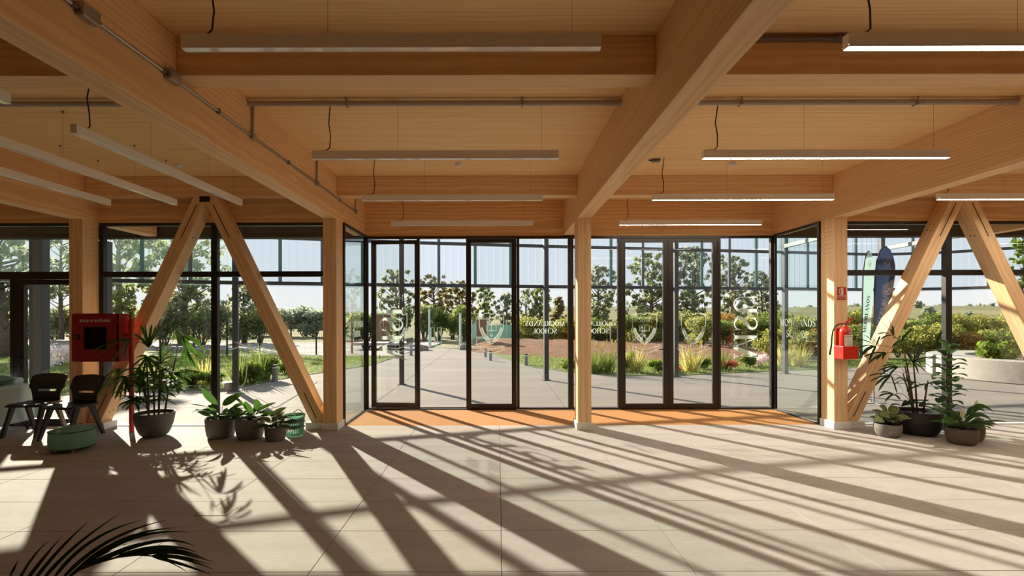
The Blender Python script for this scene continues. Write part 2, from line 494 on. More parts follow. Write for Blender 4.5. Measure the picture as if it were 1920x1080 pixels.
class MB:
    def __init__(s):
        s.v, s.f, s.uv = [], [], {}

    def add(s, vs, fs):
        o = len(s.v)
        s.v += [tuple(x) for x in vs]
        s.f += [tuple(i + o for i in f) for f in fs]
        return o

    def box(s, x0, x1, y0, y1, z0, z1):
        s.add([(x0, y0, z0), (x1, y0, z0), (x1, y1, z0), (x0, y1, z0), (x0, y0, z1), (x1, y0, z1), (x1, y1, z1), (x0, y1, z1)],
              [(0, 3, 2, 1), (4, 5, 6, 7), (0, 1, 5, 4), (1, 2, 6, 5), (2, 3, 7, 6), (3, 0, 4, 7)])
        return s

    def prism(s, poly, y0, y1, axis='Y'):
        """polygon in (a, b) pushed along an axis: Y -> (a, y, b); Z -> (a, b, z); X -> (x, a, b)"""
        n = len(poly)
        P = {'Y': lambda a, b, c: (a, c, b), 'Z': lambda a, b, c: (a, b, c), 'X': lambda a, b, c: (c, a, b)}[axis]
        s.add([P(a, b, y0) for a, b in poly] + [P(a, b, y1) for a, b in poly],
              [tuple(range(n)), tuple(range(2 * n - 1, n - 1, -1))] + [(i, i + n, (i + 1) % n + n, (i + 1) % n) for i in range(n)])
        return s

    def tube(s, pts, rad, n=8, caps=True):
        pts = [Vector(p) for p in pts]
        if not hasattr(rad, '__len__'):
            rad = [rad] * len(pts)
        rings = []
        ref = None
        for i, p in enumerate(pts):
            d = (pts[min(i + 1, len(pts) - 1)] - pts[max(i - 1, 0)])
            d = d.normalized() if d.length > 1e-9 else Vector((0, 0, 1))
            if ref is None:
                ref = Vector((1, 0, 0)) if abs(d.x) < .8 else Vector((0, 1, 0))
            u = (ref - d * ref.dot(d)).normalized()
            ref = u
            v = d.cross(u)
            rings.append([p + (u * math.cos(2 * PI * k / n) + v * math.sin(2 * PI * k / n)) * rad[i] for k in range(n)])
        vs = [q for r in rings for q in r]
        fs = []
        for i in range(len(pts) - 1):
            for k in range(n):
                a, b = i * n + k, i * n + (k + 1) % n
                fs.append((a, b, b + n, a + n))
        if caps:
            fs.append(tuple(range(n - 1, -1, -1)))
            fs.append(tuple((len(pts) - 1) * n + k for k in range(n)))
        s.add(vs, fs)
        return s

    def lathe(s, prof, n=32, c=(0, 0, 0)):
        vs, fs = [], []
        for r, z in prof:
            for k in range(n):
                a = 2 * PI * k / n
                vs.append((c[0] + r * math.cos(a), c[1] + r * math.sin(a), c[2] + z))
        for i in range(len(prof) - 1):
            for k in range(n):
                a, b = i * n + k, i * n + (k + 1) % n
                fs.append((a, b, b + n, a + n))
        if prof[0][0] > 1e-6:
            fs.append(tuple(range(n - 1, -1, -1)))
        if prof[-1][0] > 1e-6:
            fs.append(tuple((len(prof) - 1) * n + k for k in range(n)))
        s.add(vs, fs)
        return s

    def ribbon(s, pts, ws, O, U, V, off=0.0):
        """flat stroke of half-width ws along 2D pts on the plane O + a U + b V"""
        O, U, V = Vector(O), Vector(U), Vector(V)
        n = len(pts)
        vs, fs = [], []
        for i in range(n):
            a = Vector(pts[max(i - 1, 0)]); b = Vector(pts[min(i + 1, n - 1)])
            d = (b - a)
            d = d.normalized() if d.length > 1e-9 else Vector((1, 0))
            nn = Vector((-d.y, d.x)) * (ws[i] if hasattr(ws, '__len__') else ws)
            p = Vector(pts[i])
            for q in (p + nn, p - nn):
                vs.append(O + U * q.x + V * q.y)
        for i in range(n - 1):
            fs.append((2 * i, 2 * i + 1, 2 * i + 3, 2 * i + 2))
        s.add(vs, fs)
        return s

    def poly(s, pts2, O, U, V):
        O, U, V = Vector(O), Vector(U), Vector(V)
        s.add([O + U * a + V * b for a, b in pts2], [tuple(range(len(pts2)))])
        return s

    def blade(s, p, d, n, L, W, droop=.3, fold=.15, segs=6, prof=None, twist=0.0):
        """leaf blade from p along d, upper side n; three verts across, uv = (along, -1..1)"""
        p, d, n = Vector(p), Vector(d).normalized(), Vector(n)
        n = (n - d * n.dot(d)).normalized()
        o = len(s.v)
        fs = []
        pos = p.copy()
        cur = d.copy()
        for i in range(segs + 1):
            t = i / segs
            side = cur.cross(n)
            if side.length < 1e-6:
                side = Vector((1, 0, 0))
            side.normalize()
            up = side.cross(cur).normalized()
            wd = W * (prof(t) if prof else math.sin(PI * min(1, max(0, t * .96 + .03))) ** .7)
            s.v += [tuple(pos - side * wd + up * wd * fold), tuple(pos), tuple(pos + side * wd + up * wd * fold)]
            k_ = o + 3 * i
            s.uv[k_] = (t, -1); s.uv[k_ + 1] = (t, 0); s.uv[k_ + 2] = (t, 1)
            pos = pos + cur * (L / segs)
            cur = (cur + Vector((0, 0, -1)) * droop / segs).normalized()
        for i in range(segs):
            a = o + 3 * i
            fs += [(a, a + 1, a + 4, a + 3), (a + 1, a + 2, a + 5, a + 4)]
        s.f += fs
        return pos

    def build(s, name, mat, parent=None, loc=(0, 0, 0), rot=None, smooth=False, bevel=0.0, segs=2, angle=40):
        me = bpy.data.meshes.new(name)
        me.from_pydata(s.v, [], s.f)
        if s.uv:
            lay = me.uv_layers.new(name='UVMap')
            idx = np.empty(len(me.loops), dtype=np.int32)
            me.loops.foreach_get('vertex_index', idx)
            tab = np.zeros((len(s.v), 2), dtype=np.float32)
            for k_, q in s.uv.items():
                tab[k_] = q
            lay.data.foreach_set('uv', tab[idx].ravel())
        if smooth:
            me.polygons.foreach_set('use_smooth', np.ones(len(me.polygons), dtype=bool))
            if smooth == 'auto':
                me.set_sharp_from_angle(angle=math.radians(angle))
        me.validate()
        me.materials.append(M[mat] if isinstance(mat, str) else mat)
        o = bpy.data.objects.new(name, me)
        C.objects.link(o)
        if parent is not None:
            o.parent = parent
        o.location = loc
        if rot is not None:
            if isinstance(rot, Matrix):
                o.rotation_euler = rot.to_euler()
            else:
                o.rotation_euler = rot
        if bevel:
            md = o.modifiers.new('bevel', 'BEVEL')
            md.width = bevel
            md.segments = segs
            md.limit_method = 'ANGLE'
        return o


def tag(o, label=None, cat=None, group=None, kind=None):
    if label: o['label'] = label
    if cat: o['category'] = cat
    if group: o['group'] = group
    if kind: o['kind'] = kind
    return o


def thing(name, label, cat, loc=(0, 0, 0), rz=0.0, group=None, kind=None):
    o = bpy.data.objects.new(name, None)
    C.objects.link(o)
    o.empty_display_size = .1
    o.location = loc
    o.rotation_euler = (0, 0, rz)
    return tag(o, label, cat, group, kind)


def copy_tree(o, parent=None):
    c = o.copy()
    C.objects.link(c)
    c.parent = parent
    for ch in list(o.children):
        copy_tree(ch, c)
    return c


def at(px, py, Y):
    return Vector(((px - 934) * Y / 937.0, Y, EYE + (593 - py) * Y / 937.0))


def gnd(px, py):
    Y = EYE * 937.0 / (py - 593.0)
    return Vector(((px - 934) * Y / 937.0, Y, 0))


def boxobj(name, mat, x0, x1, y0, y1, z0, z1, parent=None, bevel=0.0):
    """box with its origin at its middle; wood grain runs along the longest side (local X), lamellas along world Z where it can"""
    c = Vector(((x0 + x1) / 2, (y0 + y1) / 2, (z0 + z1) / 2))
    sx, sy, sz = (x1 - x0) / 2, (y1 - y0) / 2, (z1 - z0) / 2
    rot = None
    if sz >= sx and sz >= sy:
        R = Matrix(((0, 0, -1), (0, 1, 0), (1, 0, 0)))
        ext = (sz, sy, sx)
        rot = R
    elif sy >= sx:
        rot = Matrix.Rotation(PI / 2, 3, 'Z')
        ext = (sy, sx, sz)
    else:
        ext = (sx, sy, sz)
    mb = MB().box(-ext[0], ext[0], -ext[1], ext[1], -ext[2], ext[2])
    loc = c if parent is None else c
    return mb.build(name, mat, parent, loc, rot, bevel=bevel, segs=1)


# ---- serif lettering: thick and thin strokes in a unit cap height
TK, TN = .075, .022


def _arc(cx, cy_, rx, ry, a0, a1, n=18, tk=TK, tn=TN):
    pts, ws = [], []
    for i in range(n + 1):
        a = math.radians(a0 + (a1 - a0) * i / n)
        pts.append((cx + rx * math.cos(a), cy_ + ry * math.sin(a)))
        ws.append(tn + (tk - tn) * abs(math.cos(a)) ** 1.3)
    return pts, ws


def glyph(ch):
    """(strokes, advance)"""
    st = []
    def line(a, b, w_): st.append(([a, b], [w_, w_]))
    def stem(x, w_, top=True, bot=True):
        line((x, 0), (x, 1), w_)
        for y, on in ((.015, bot), (.985, top)):
            if on: line((x - w_ - .085, y), (x + w_ + .085, y), .017)
    if ch == 'M':
        stem(.12, TN); line((.12, 1), (.5, .0), TK); line((.5, .0), (.9, 1), TN); stem(.92, TK); return st, 1.12
    if ch == 'N':
        stem(.12, TN); line((.12, 1), (.78, 0), TK); line((.78, 0), (.78, 1), TN); line((.68, .985), (.88, .985), .017); return st, .95
    if ch == 'O':
        st.append(_arc(.42, .5, .35, .49, 0, 360, 36)); return st, .86
    if ch == 'C':
        st.append(_arc(.44, .5, .36, .49, 48, 312, 28)); line((.68, .75), (.68, .92), .02); return st, .8
    if ch == 'D':
        stem(.15, TK); st.append(_arc(.28, .5, .48, .485, -90, 90, 20)); line((.15, .985), (.3, .985), TN); line((.15, .015), (.3, .015), TN); return st, .88
    if ch == 'R':
        stem(.15, TK); st.append(_arc(.3, .74, .24, .245, -90, 90, 14)); line((.15, .985), (.3, .985), TN); line((.15, .495), (.3, .495), TN)
        line((.32, .5), (.68, .0), TK * .9); line((.6, .015), (.78, .015), .017); return st, .78
    if ch == 'L':
        stem(.15, TK); line((.15, .02), (.58, .02), TN); line((.57, .0), (.6, .24), .02); return st, .66
    if ch == 'A':
        line((.08, 0), (.42, 1), TN); line((.4, 1), (.76, 0), TK); line((.18, .34), (.62, .34), TN)
        line((-.02, .015), (.18, .015), .017); line((.62, .015), (.9, .015), .017); return st, .88
    if ch == 'H':
        stem(.15, TK); stem(.72, TK); line((.15, .51), (.72, .51), TN); return st, .9
    if ch == 'U':
        line((.17, .32), (.17, 1), TK); line((.0, .985), (.34, .985), .017)
        pts, ws = _arc(.45, .34, .28, .33, 180, 360, 18)
        ws = [TK + (TN - TK) * min(1, i / 9) for i in range(19)]
        st.append((pts, ws)); line((.73, .34), (.73, 1), TN); line((.6, .985), (.86, .985), .017); return st, .92
    if ch == 'S':
        P = [(.56, .78), (.52, .9), (.40, .975), (.28, .97), (.17, .90), (.12, .78), (.17, .65), (.30, .56), (.42, .48), (.54, .37), (.58, .24), (.52, .1), (.40, .025), (.28, .025), (.15, .1), (.10, .23)]
        W = [.02, .02, .025, .03, .04, .05, .062, .072, .075, .07, .06, .045, .03, .025, .02, .02]
        st.append((P, W)); line((.57, .72), (.57, .95), .018); line((.095, .05), (.095, .28), .018); return st, .7
    return [], .4


def lettering(mb, text, O, U, V, size, center=False, spacing=.06, bold=1.0):
    adv = [glyph(c)[1] + spacing for c in text]
    tot = sum(adv) - spacing
    x = -tot / 2 if center else 0.0
    for c, a in zip(text, adv):
        for pts, ws in glyph(c)[0]:
            mb.ribbon([((px_ + x) * size, py_ * size) for px_, py_ in pts], [q * size * bold for q in ws], O, U, V)
        x += a
    return tot * size


def crest(mb, O, U, V, s):
    """shield with two lines of lettering, open book, chevron and a ribbon below; s = shield width, O = shield middle"""
    def R(pts, w_): mb.ribbon([(a * s, b * s) for a, b in pts], w_ * s, O, U, V)
    top = [(-.5, .62), (-.44, .55), (-.3, .57), (-.15, .62), (0, .55), (.15, .62), (.3, .57), (.44, .55), (.5, .62)]
    right = [(.5, .62), (.5, .2), (.46, -.1), (.34, -.36), (.16, -.55), (0, -.66)]
    R(top, .018); R(right, .018); R([(-a, b) for a, b in right], .018)
    lettering(mb, 'MOORLANDS', Vector(O) + Vector(V) * .36 * s, U, V, .085 * s, center=True)
    lettering(mb, 'SCHOOL', Vector(O) + Vector(V) * .23 * s, U, V, .085 * s, center=True)
    for sg in (-1, 1):
        R([(0, -.14), (sg * .08, -.10), (sg * .19, -.12), (sg * .19, .12), (sg * .08, .15), (0, .1)], .014)
        R([(sg * .40, .02), (sg * .33, -.18), (sg * .2, -.36), (sg * .08, -.47)], .035)
        R([(sg * .44, -.02), (sg * .38, -.22), (sg * .24, -.42), (sg * .02, -.58)], .012)
    R([(0, -.14), (0, .1)], .014)
    R([(-.04, -.3), (0, -.25), (.04, -.3), (0, -.35), (-.04, -.3)], .02)
    b1 = [(-.46, -.72), (-.3, -.80), (-.1, -.85), (.1, -.85), (.3, -.80), (.46, -.72)]
    R(b1, .01); R([(a, b - .16) for a, b in b1], .01); R([b1[0], (-.46, -.88)], .01); R([b1[-1], (.46, -.88)], .01)
    for sg in (-1, 1):
        R([(sg * .46, -.78), (sg * .62, -.66), (sg * .58, -.76), (sg * .68, -.84), (sg * .46, -.9)], .01)


def sans(text, size, name, mat, parent, loc, rot, extrude=.0008):
    cu = bpy.data.curves.new(name, 'FONT')
    cu.body = text
    cu.size = size
    cu.align_x = 'CENTER'
    cu.align_y = 'CENTER'
    cu.extrude = extrude
    tmp = bpy.data.objects.new('tmp', cu)
    C.objects.link(tmp)
    dg = bpy.context.evaluated_depsgraph_get()
    me = bpy.data.meshes.new_from_object(tmp.evaluated_get(dg))
    bpy.data.objects.remove(tmp)
    me.materials.clear()
    me.materials.append(M[mat])
    o = bpy.data.objects.new(name, me)
    C.objects.link(o)
    o.parent = parent
    o.location = loc
    o.rotation_euler = rot
    return o

# ================================================================== THE BUILDING
COLX = [-9.54, -5.95, -2.372, 1.217, 4.829, 8.42, 12.0]
CW, CY0, CY1 = .095, 7.04, 7.33          # half width, front, back of the columns
BB, CEIL = 2.985, 3.588                  # beam underside, ceiling
XL, XR, YB = -9.64, 12.1, -5.6
WF0, WF1 = 7.335, 7.415                  # depth of the window frames in the outer bays
DY0, DY1 = 8.555, 8.625                  # depth of the entrance frames
VX0, VX1 = -2.277, 4.734                 # entrance recess
MATY = 7.31

# ---- floor: slab and single tiles
fl = tag(MB().box(XL, XR, YB, 7.42, -.16, -.012).build('floor', 'grout'), 'pale stone tile floor of the entrance hall', 'floor', kind='structure')
rng = random.Random(3)
TX0, TP, TYP = .019, 1.203, .6
tile_me = {}
far = MB()
for iy in range(-19, 3):
    y0 = 5.531 + TYP * iy
    y1 = y0 + TYP
    if y1 < YB: continue
    for ix in range(-9, 11):
        x0, x1 = TX0 + TP * ix, TX0 + TP * (ix + 1)
        a, b = max(x0, XL), min(x1, XR)
        c, d = max(y0, YB), min(y1, 7.415 if iy >= 3 else y1)
        if b - a < .02: continue
        if d < 2.2:
            far.box(a + .002, b - .002, c + .002, d - .002, -.0119, 0)
            continue
        key = (round(b - a, 3), round(d - c, 3))
        if key not in tile_me:
            hx, hy = key[0] / 2 - .002, key[1] / 2 - .002
            o = MB().box(-hx, hx, -hy, hy, -.0119, 0).build('tile', 'tile', fl, bevel=.0015, segs=1)
            tile_me[key] = o
        else:
            o = tile_me[key].copy(); C.objects.link(o); o.parent = fl
        o.location = ((a + b) / 2, (c + d) / 2, rng.uniform(-.0006, .0002))
# narrow strip of cut tiles in front of the outer windows
for ix in range(-9, 11):
    x0, x1 = max(TX0 + TP * ix, XL), min(TX0 + TP * (ix + 1), XR)
    for a, b in ((x0, min(x1, VX0)), (max(x0, VX1), x1)):
        if b - a > .03:
            MB().box(a + .002, b - .002, 7.333, 7.415, -.0119, 0).build('tile', 'tile', fl)
far.build('tile_field', 'tile', fl)['kind'] = 'stuff'

tag(MB().box(VX0 - .2, VX1 + .2, 7.42, 8.75, -.16, -.03).build('floor', 'grout'), 'sunken slab below the coir entrance mat', 'floor', kind='structure')
mat_ = tag(MB().box(VX0 + .03, VX1 - .03, 7.425, 8.55, -.03, -.002).build('entrance_mat', 'coir', bevel=.004), 'orange brown coir mat filling the glazed entrance recess', 'mat')
# the mat's front edge reaches the tile field
mat2 = MB().box(VX0 + .03, VX1 - .03, 7.334, 7.425, -.012, -.002).build('front_strip', 'coir', mat_)

# ---- ceiling and the walls out of view
tag(MB().box(XL, XR, YB, 8.62, CEIL, CEIL + .14).build('ceiling', 'ceiling_wood'), 'pale pine timber panel ceiling over the hall', 'ceiling', kind='structure')
tag(MB().box(XL - .2, XL, YB - .2, 7.42, -.05, CEIL).build('wall_left', 'fascia_wood'), 'timber lined wall closing the hall, out of view on the left', 'wall', kind='structure')
tag(MB().box(XR, XR + .2, YB - .2, 7.42, -.05, CEIL).build('wall_right', 'fascia_wood'), 'timber lined wall closing the hall, out of view on the right', 'wall', kind='structure')
tag(MB().box(XL, XR, YB - .2, YB, -.05, CEIL).build('wall_back', 'fascia_wood'), 'timber lined wall behind the viewer closing the hall', 'wall', kind='structure')
tag(MB().box(XL - .3, XR + .3, YB - .3, 8.8, CEIL + .14, CEIL + .42).build('roof', 'steel'), 'flat roof slab above the timber ceiling', 'roof', kind='structure')

# ---- columns with plinths and dowel holes
COLN = ['far left column behind the teal sofa', 'timber column behind the red hose cabinet', 'timber column beside the green basket and the left glass side',
        'free standing timber column in the middle of the entrance mat', 'timber column carrying the fire extinguisher', 'timber column outside the picture on the right', 'last timber column on the right']
for i, x in enumerate(COLX):
    o = boxobj('column', 'glulam', x - CW, x + CW, CY0, CY1, .095, BB, bevel=.004)
    tag(o, COLN[i], 'column', kind='structure')
    inv = o.matrix_basis.inverted()
    # plinth as a child, in the column's own axes
    def child(mb, nm, mt, par=o, iv=inv, **kw):
        mb.v = [tuple(iv @ Vector(q)) for q in mb.v]
        return mb.build(nm, mt, par, **kw)
    if i == 3:
        child(MB().box(x - CW - .022, x + CW + .022, CY0 - .022, CY1 + .022, -.002, .1), 'plinth', 'plinth', bevel=.003)
    else:
        child(MB().box(x - CW - .022, x + CW + .022, CY0 - .022, CY1, 0, .1), 'plinth', 'plinth', bevel=.003)
    if i in (1, 2, 4):
        xs = x + CW + .0006 if i < 3 else x - CW - .0006
        mb = MB()
        for r0, (zz, nr) in enumerate(((2.62, 3), (2.86, 3))):
            for r in range(nr):
                for c_ in range(4):
                    yy, z_ = CY0 + .07 + c_ * .045, zz - r * .06
                    mb.add([(xs, yy + .006 * math.cos(a * PI / 4), z_ + .006 * math.sin(a * PI / 4)) for a in range(8)], [tuple(range(8))])
        child(mb, 'dowel_holes', 'dark')['kind'] = 'stuff'

# ---- main beams towards the glass front
BN = ['main timber beam over the far left column', 'main timber beam above the hose cabinet column', 'main timber beam with the metal conduit along its side',
      'main timber beam over the free standing column', 'main timber beam over the fire extinguisher column', 'main timber beam outside the picture on the right', 'last main timber beam on the right']
for i, x in enumerate(COLX):
    o = boxobj('beam', 'glulam', x - CW, x + CW, YB, 8.58, BB, CEIL, bevel=.004)
    tag(o, BN[i], 'beam', kind='structure')

# ---- cross beams, one per bay and row
rows = [(7.07, 7.265, 'near the window wall'), (3.545, 3.745, 'nearer the viewer'), (.02, .22, 'above the viewer'), (-3.5, -3.3, 'behind the viewer')]
bays = ['far left door bay', 'chair bay', 'left entrance bay', 'right entrance bay', 'flag bay', 'last bay']
for y0, y1, rn in rows:
    for j in range(6):
        a, b = COLX[j] + CW + .001, COLX[j + 1] - CW - .001
        o = boxobj('cross_beam', 'glulam', a, b, y0, y1, 3.312, CEIL - .001, bevel=.004)
        tag(o, f'timber cross beam over the {bays[j]}, {rn}', 'beam', kind='structure')

# ---- panels above the glass
for j, nm in ((0, 'far left door'), (1, 'braced window behind the hose cabinet'), (4, 'braced window with the flags'), (5, 'last window')):
    o = boxobj('fascia', 'fascia_wood', COLX[j] + CW, COLX[j + 1] - CW, 7.335, 7.41, BB, CEIL - .002)
    tag(o, f'strongly grained timber panel above the {nm}', 'panel', kind='structure')
for j, nm in ((2, 'left'), (3, 'right')):
    o = boxobj('fascia', 'fascia_wood', COLX[j] + CW, COLX[j + 1] - CW, 8.575, 8.64, BB - .01, CEIL - .002)
    tag(o, f'strongly grained timber panel above the {nm} entrance doors', 'panel', kind='structure')
# steel edge of the roof, outside
tag(MB().box(XL - .3, XR + .3, 8.66, 8.72, 2.965, CEIL + .4).box(XL - .3, XR + .3, 8.62, 8.80, 2.965, 2.99).build('roof_edge', 'steel'), 'dark steel roof edge beam outside above the glass', 'beam', kind='structure')

# ---- V braces
def brace(x0, z0, x1, z1, xm, side, label):
    """leg from its foot (x0, z0) to its head (x1, z1), cut at the middle line xm"""
    d = Vector((x1 - x0, 0, z1 - z0)).normalized()
    hw = .0925 / abs(d.z)
    sl = d.x / d.z
    zb, zt = .1, 3.311
    L = lambda z, s: x0 + (z - z0) * sl + s * hw
    poly = []
    # walk the outline and clip at xm
    pts = [(L(zb, -1), zb), (L(zb, 1), zb), (L(zt, 1), zt), (L(zt, -1), zt)]
    inside = (lambda p: p[0] <= xm) if side < 0 else (lambda p: p[0] >= xm)
    for i in range(4):
        p, q = pts[i], pts[(i + 1) % 4]
        if inside(p): poly.append(p)
        if inside(p) != inside(q):
            t_ = (xm - p[0]) / (q[0] - p[0])
            poly.append((xm, p[1] + t_ * (q[1] - p[1])))
    c = Vector(((x0 + x1) / 2, 7.215, (z0 + z1) / 2))
    R = Matrix((d, (0, 1, 0), d.cross(Vector((0, 1, 0))))).transposed()
    Mx = Matrix.Translation(c) @ R.to_4x4()
    iv = Mx.inverted()
    mb = MB().prism(poly, 7.10, 7.33)
    mb.v = [tuple(iv @ Vector(q)) for q in mb.v]
    o = mb.build('brace', 'glulam', None, c, R, bevel=.004, segs=1)
    tag(o, label, 'brace', kind='structure')
    # steel plate slots in the face
    ax = lambda z: x0 + (z - z0) * sl
    for za, zb_ in ((.16, .52), (2.72, 3.2)):
        m = MB().prism([(ax(za) - .006, za), (ax(za) + .006, za), (ax(zb_) + .006, zb_), (ax(zb_) - .006, zb_)], 7.097, 7.102)
        m.v = [tuple(iv @ Vector(q)) for q in m.v]
        m.build('slot', 'dark', o)
    nn = Vector((d.z, 0, -d.x))
    for zc in (.28, 2.78):
        m = MB()
        for s_ in (-1, 1):
            for yy, dz in ((7.19, 0), (7.25, .015)):
                p = Vector((ax(zc + dz), yy, zc + dz)) + nn * s_ * .0932
                m.tube([p - nn * .0005, p + nn * .0006], .011, 10)
        for sy in (7.19, 7.25):
            for dz in (.09, .14):
                for s_ in (-1, 1):
                    p = Vector((ax(zc + dz), sy, zc + dz)) + nn * s_ * .0932
                    m.tube([p - nn * .0005, p + nn * .0006], .006, 6)
        m.v = [tuple(iv @ Vector(q)) for q in m.v]
        m.build('bolt_holes', 'dark', o)['kind'] = 'stuff'
    # foot block
    fx = x0
    a, b = (fx - .1, fx + .17) if side < 0 else (fx - .17, fx + .1)
    m = MB().box(a, b, 7.075, 7.33, .0005, .1)
    m.v = [tuple(iv @ Vector(q)) for q in m.v]
    m.build('plinth', 'plinth', o, bevel=.003)
    if side < 0:
        m = MB().box(xm - .07, xm + .07, 7.085, 7.11, 3.235, 3.311)
        m.v = [tuple(iv @ Vector(q)) for q in m.v]
        m.build('steel_plate', 'dark', o)

for (ca, cb, nm) in ((COLX[1], COLX[2], 'behind the palm and chairs'), (COLX[4], COLX[5], 'in front of the flags'), (COLX[5], COLX[6], 'in the last bay')):
    m_ = (ca + cb) / 2
    brace(ca + .19, .107, m_ - .076, 3.28, m_, -1, f'leaning timber brace {nm}, foot by the left column')
    brace(cb - .19, .107, m_ + .076, 3.28, m_, 1, f'leaning timber brace {nm}, foot by the right column')

# ---- glazing
WN = [0]; DN = [0]
def frame(o, x0, x1, z0, z1, y0, y1, wl=.045, wt=.045, wb=.045, wr=None, mat='black_frame', name='frame'):
    wr = wl if wr is None else wr
    mb = MB().box(x0, x0 + wl, y0, y1, z0, z1).box(x1 - wr, x1, y0, y1, z0, z1)
    if wt: mb.box(x0 + wl, x1 - wr, y0, y1, z1 - wt, z1)
    if wb: mb.box(x0 + wl, x1 - wr, y0, y1, z0, z0 + wb)
    return mb.build(name, mat, o, bevel=.003)

def pane(o, x0, x1, z0, z1, y, mat='window_glass', t=.008):
    return MB().box(x0, x1, y - t / 2, y + t / 2, z0, z1).build('pane', mat, o)

def window(label):
    WN[0] += 1
    return thing(f'window_{WN[0]}', label, 'window', kind='structure')

def door(label):
    DN[0] += 1
    return thing(f'door_{DN[0]}', label, 'door', kind='structure')

TZ0, TZ1 = 2.19, 2.269
# outer bays: frame, mullion, transom, four panes
def bay_window(x0, x1, xm, label):
    o = window(label)
    frame(o, x0, x1, 0, BB, WF0, WF1, .06, .045, 0)
    MB().box(x0 + .06, x1 - .06, WF0 + .002, WF1, 0, .012).build('sill', 'plinth', o)
    MB().box(xm - .045, xm + .045, WF0, WF1, .012, BB - .045).build('mullion', 'black_frame', o, bevel=.003)
    for a, b in ((x0 + .06, xm - .045), (xm + .045, x1 - .06)):
        MB().box(a, b, WF0, WF1, TZ0, TZ1).build('transom', 'black_frame', o, bevel=.003)
        pane(o, a, b, .012, TZ0, 7.375)
        pane(o, a, b, TZ1, BB - .045, 7.375)
    return o
bay_window(COLX[1] + CW, COLX[2] - CW, -4.17, 'black framed window behind the V brace, hose cabinet and potted palm')
bay_window(COLX[4] + CW, COLX[5] - CW, 6.62, 'black framed window behind the V brace and the feather flags')
bay_window(COLX[5] + CW, COLX[6] - CW, 10.21, 'black framed window of the last bay on the right')
# far left bay: fixed panes, overlight and a door
x0, x1, xd = COLX[0] + CW, COLX[1] - CW, -7.12
o = window('black framed fixed glazing and overlight beside the door at the sofa')
MB().box(x0, x0 + .06, WF0, WF1, 0, BB).box(x0 + .06, x1, WF0, WF1, BB - .045, BB).box(x0 + .06, xd, WF0, WF1, 0, .03).build('frame', 'black_frame', o, bevel=.003)
MB().box(x0 + .06, x1, WF0, WF1, TZ0 - .03, TZ1).build('transom', 'black_frame', o, bevel=.003)
MB().box(xd - .05, xd, WF0, WF1, .0, TZ0 - .03).build('mullion', 'black_frame', o, bevel=.003)
pane(o, x0 + .06, xd - .05, .03, TZ0 - .03, 7.375); pane(o, x0 + .06, x1, TZ1, BB - .045, 7.375)
o = door('black framed glass door with lever handle between the sofa and the hose cabinet')
frame(o, xd, x1, .006, TZ0 - .035, WF0 + .005, WF1 - .005, .15, .075, .10, wr=.03)
pane(o, xd + .15, x1 - .03, .10, TZ0 - .11, 7.375)
def lever(o, x, y, z, sx, inward=-1):
    mb = MB().tube([(x, y, z), (x, y + inward * .055, z)], .011, 8).tube([(x, y + inward * .05, z), (x + sx * .13, y + inward * .055, z)], .010, 8)
    h = mb.build('handle', 'dark', o, smooth='auto')
    MB().tube([(x, y, z), (x, y + inward * .008, z)], .026, 14).build('rosette', 'dark', h, smooth='auto')
    k = MB().tube([(x, y, z - .14), (x, y + inward * .008, z - .14)], .024, 14).build('lock', 'dark', o, smooth='auto')
    MB().box(x - .004, x + .004, y + inward * .02, y + inward * .008, z - .165, z - .125).build('key', 'brass', k)
lever(o, xd + .10, WF0 + .005, 1.0, 1)

# entrance sides
def side_window(x, label, sx):
    o = window(label)
    t0, t1 = (x - .02, x + .02)
    mb = MB().box(t0, t1, 7.335, 7.38, 0, BB).box(t0, t1, 7.38, DY0, BB - .04, BB).box(t0, t1, 7.38, DY0, -.002, .018)
    mb.box(t0, t1, DY0 - .05, DY0, .018, BB - .04)
    mb.build('frame', 'black_frame', o, bevel=.002)
    MB().box(x - .004, x + .004, 7.38, DY0 - .05, .018, BB - .04).build('pane', 'green_glass', o)
    return o
wl = side_window(VX0 + .005, 'glass side of the entrance recess beside the basket column', -1)
wr = side_window(VX1 - .005, 'glass side of the entrance recess beside the extinguisher column', 1)
# words on the side glass, mirrored from inside
def words_on(o, O, U, V, size, gap=1.55, mat='etched'):
    mb = MB()
    lettering(mb, 'MOORLANDS', Vector(O), U, V, size, center=True)
    lettering(mb, 'SCHOOL', Vector(O) - Vector(V) * size * gap, U, V, size, center=True)
    return mb.build('lettering', mat, o)
words_on(wr, (VX1 - .012, 7.9, 1.43), (0, -1, 0), (0, 0, 1), .115)
words_on(wl, (VX0 + .013, 7.98, 1.43), (0, 1, 0), (0, 0, 1), .10)

# entrance front: fixed panes P and door leaves D, borders measured along the wall
def X8(px): return (px - 934) * 8.57 / 937
HT = 2.972
def fixed(px0, px1, label, bot=.03):
    o = window(label)
    a, b = X8(px0), X8(px1)
    frame(o, a, b, 0, HT, DY0, DY1, .045, .04, bot, mat='door_frame')
    pane(o, a + .045, b - .045, bot, HT - .04, 8.59)
    return o, a, b
def leaf(o, a, b, y0, y1, top=HT - .045, st=.085, sb=.085):
    frame(o, a, b, .012, top, y0, y1, st, .065, sb, mat='door_frame')
    pane(o, a + st, b - st, sb, top - .065, (y0 + y1) / 2)
p1, a1, b1 = fixed(685, 787, 'fixed entrance pane with MSU lettering and the folded door behind it')
p2, a2, b2 = fixed(969, 1070, 'fixed entrance pane lettered with the school name, left of the middle column')
p3, a3, b3 = fixed(1070.5, 1163, 'fixed entrance pane lettered with the school name, partly behind the middle column')
p4, a4, b4 = fixed(1346, 1450, 'fixed entrance pane with MSU lettering beside the extinguisher column')
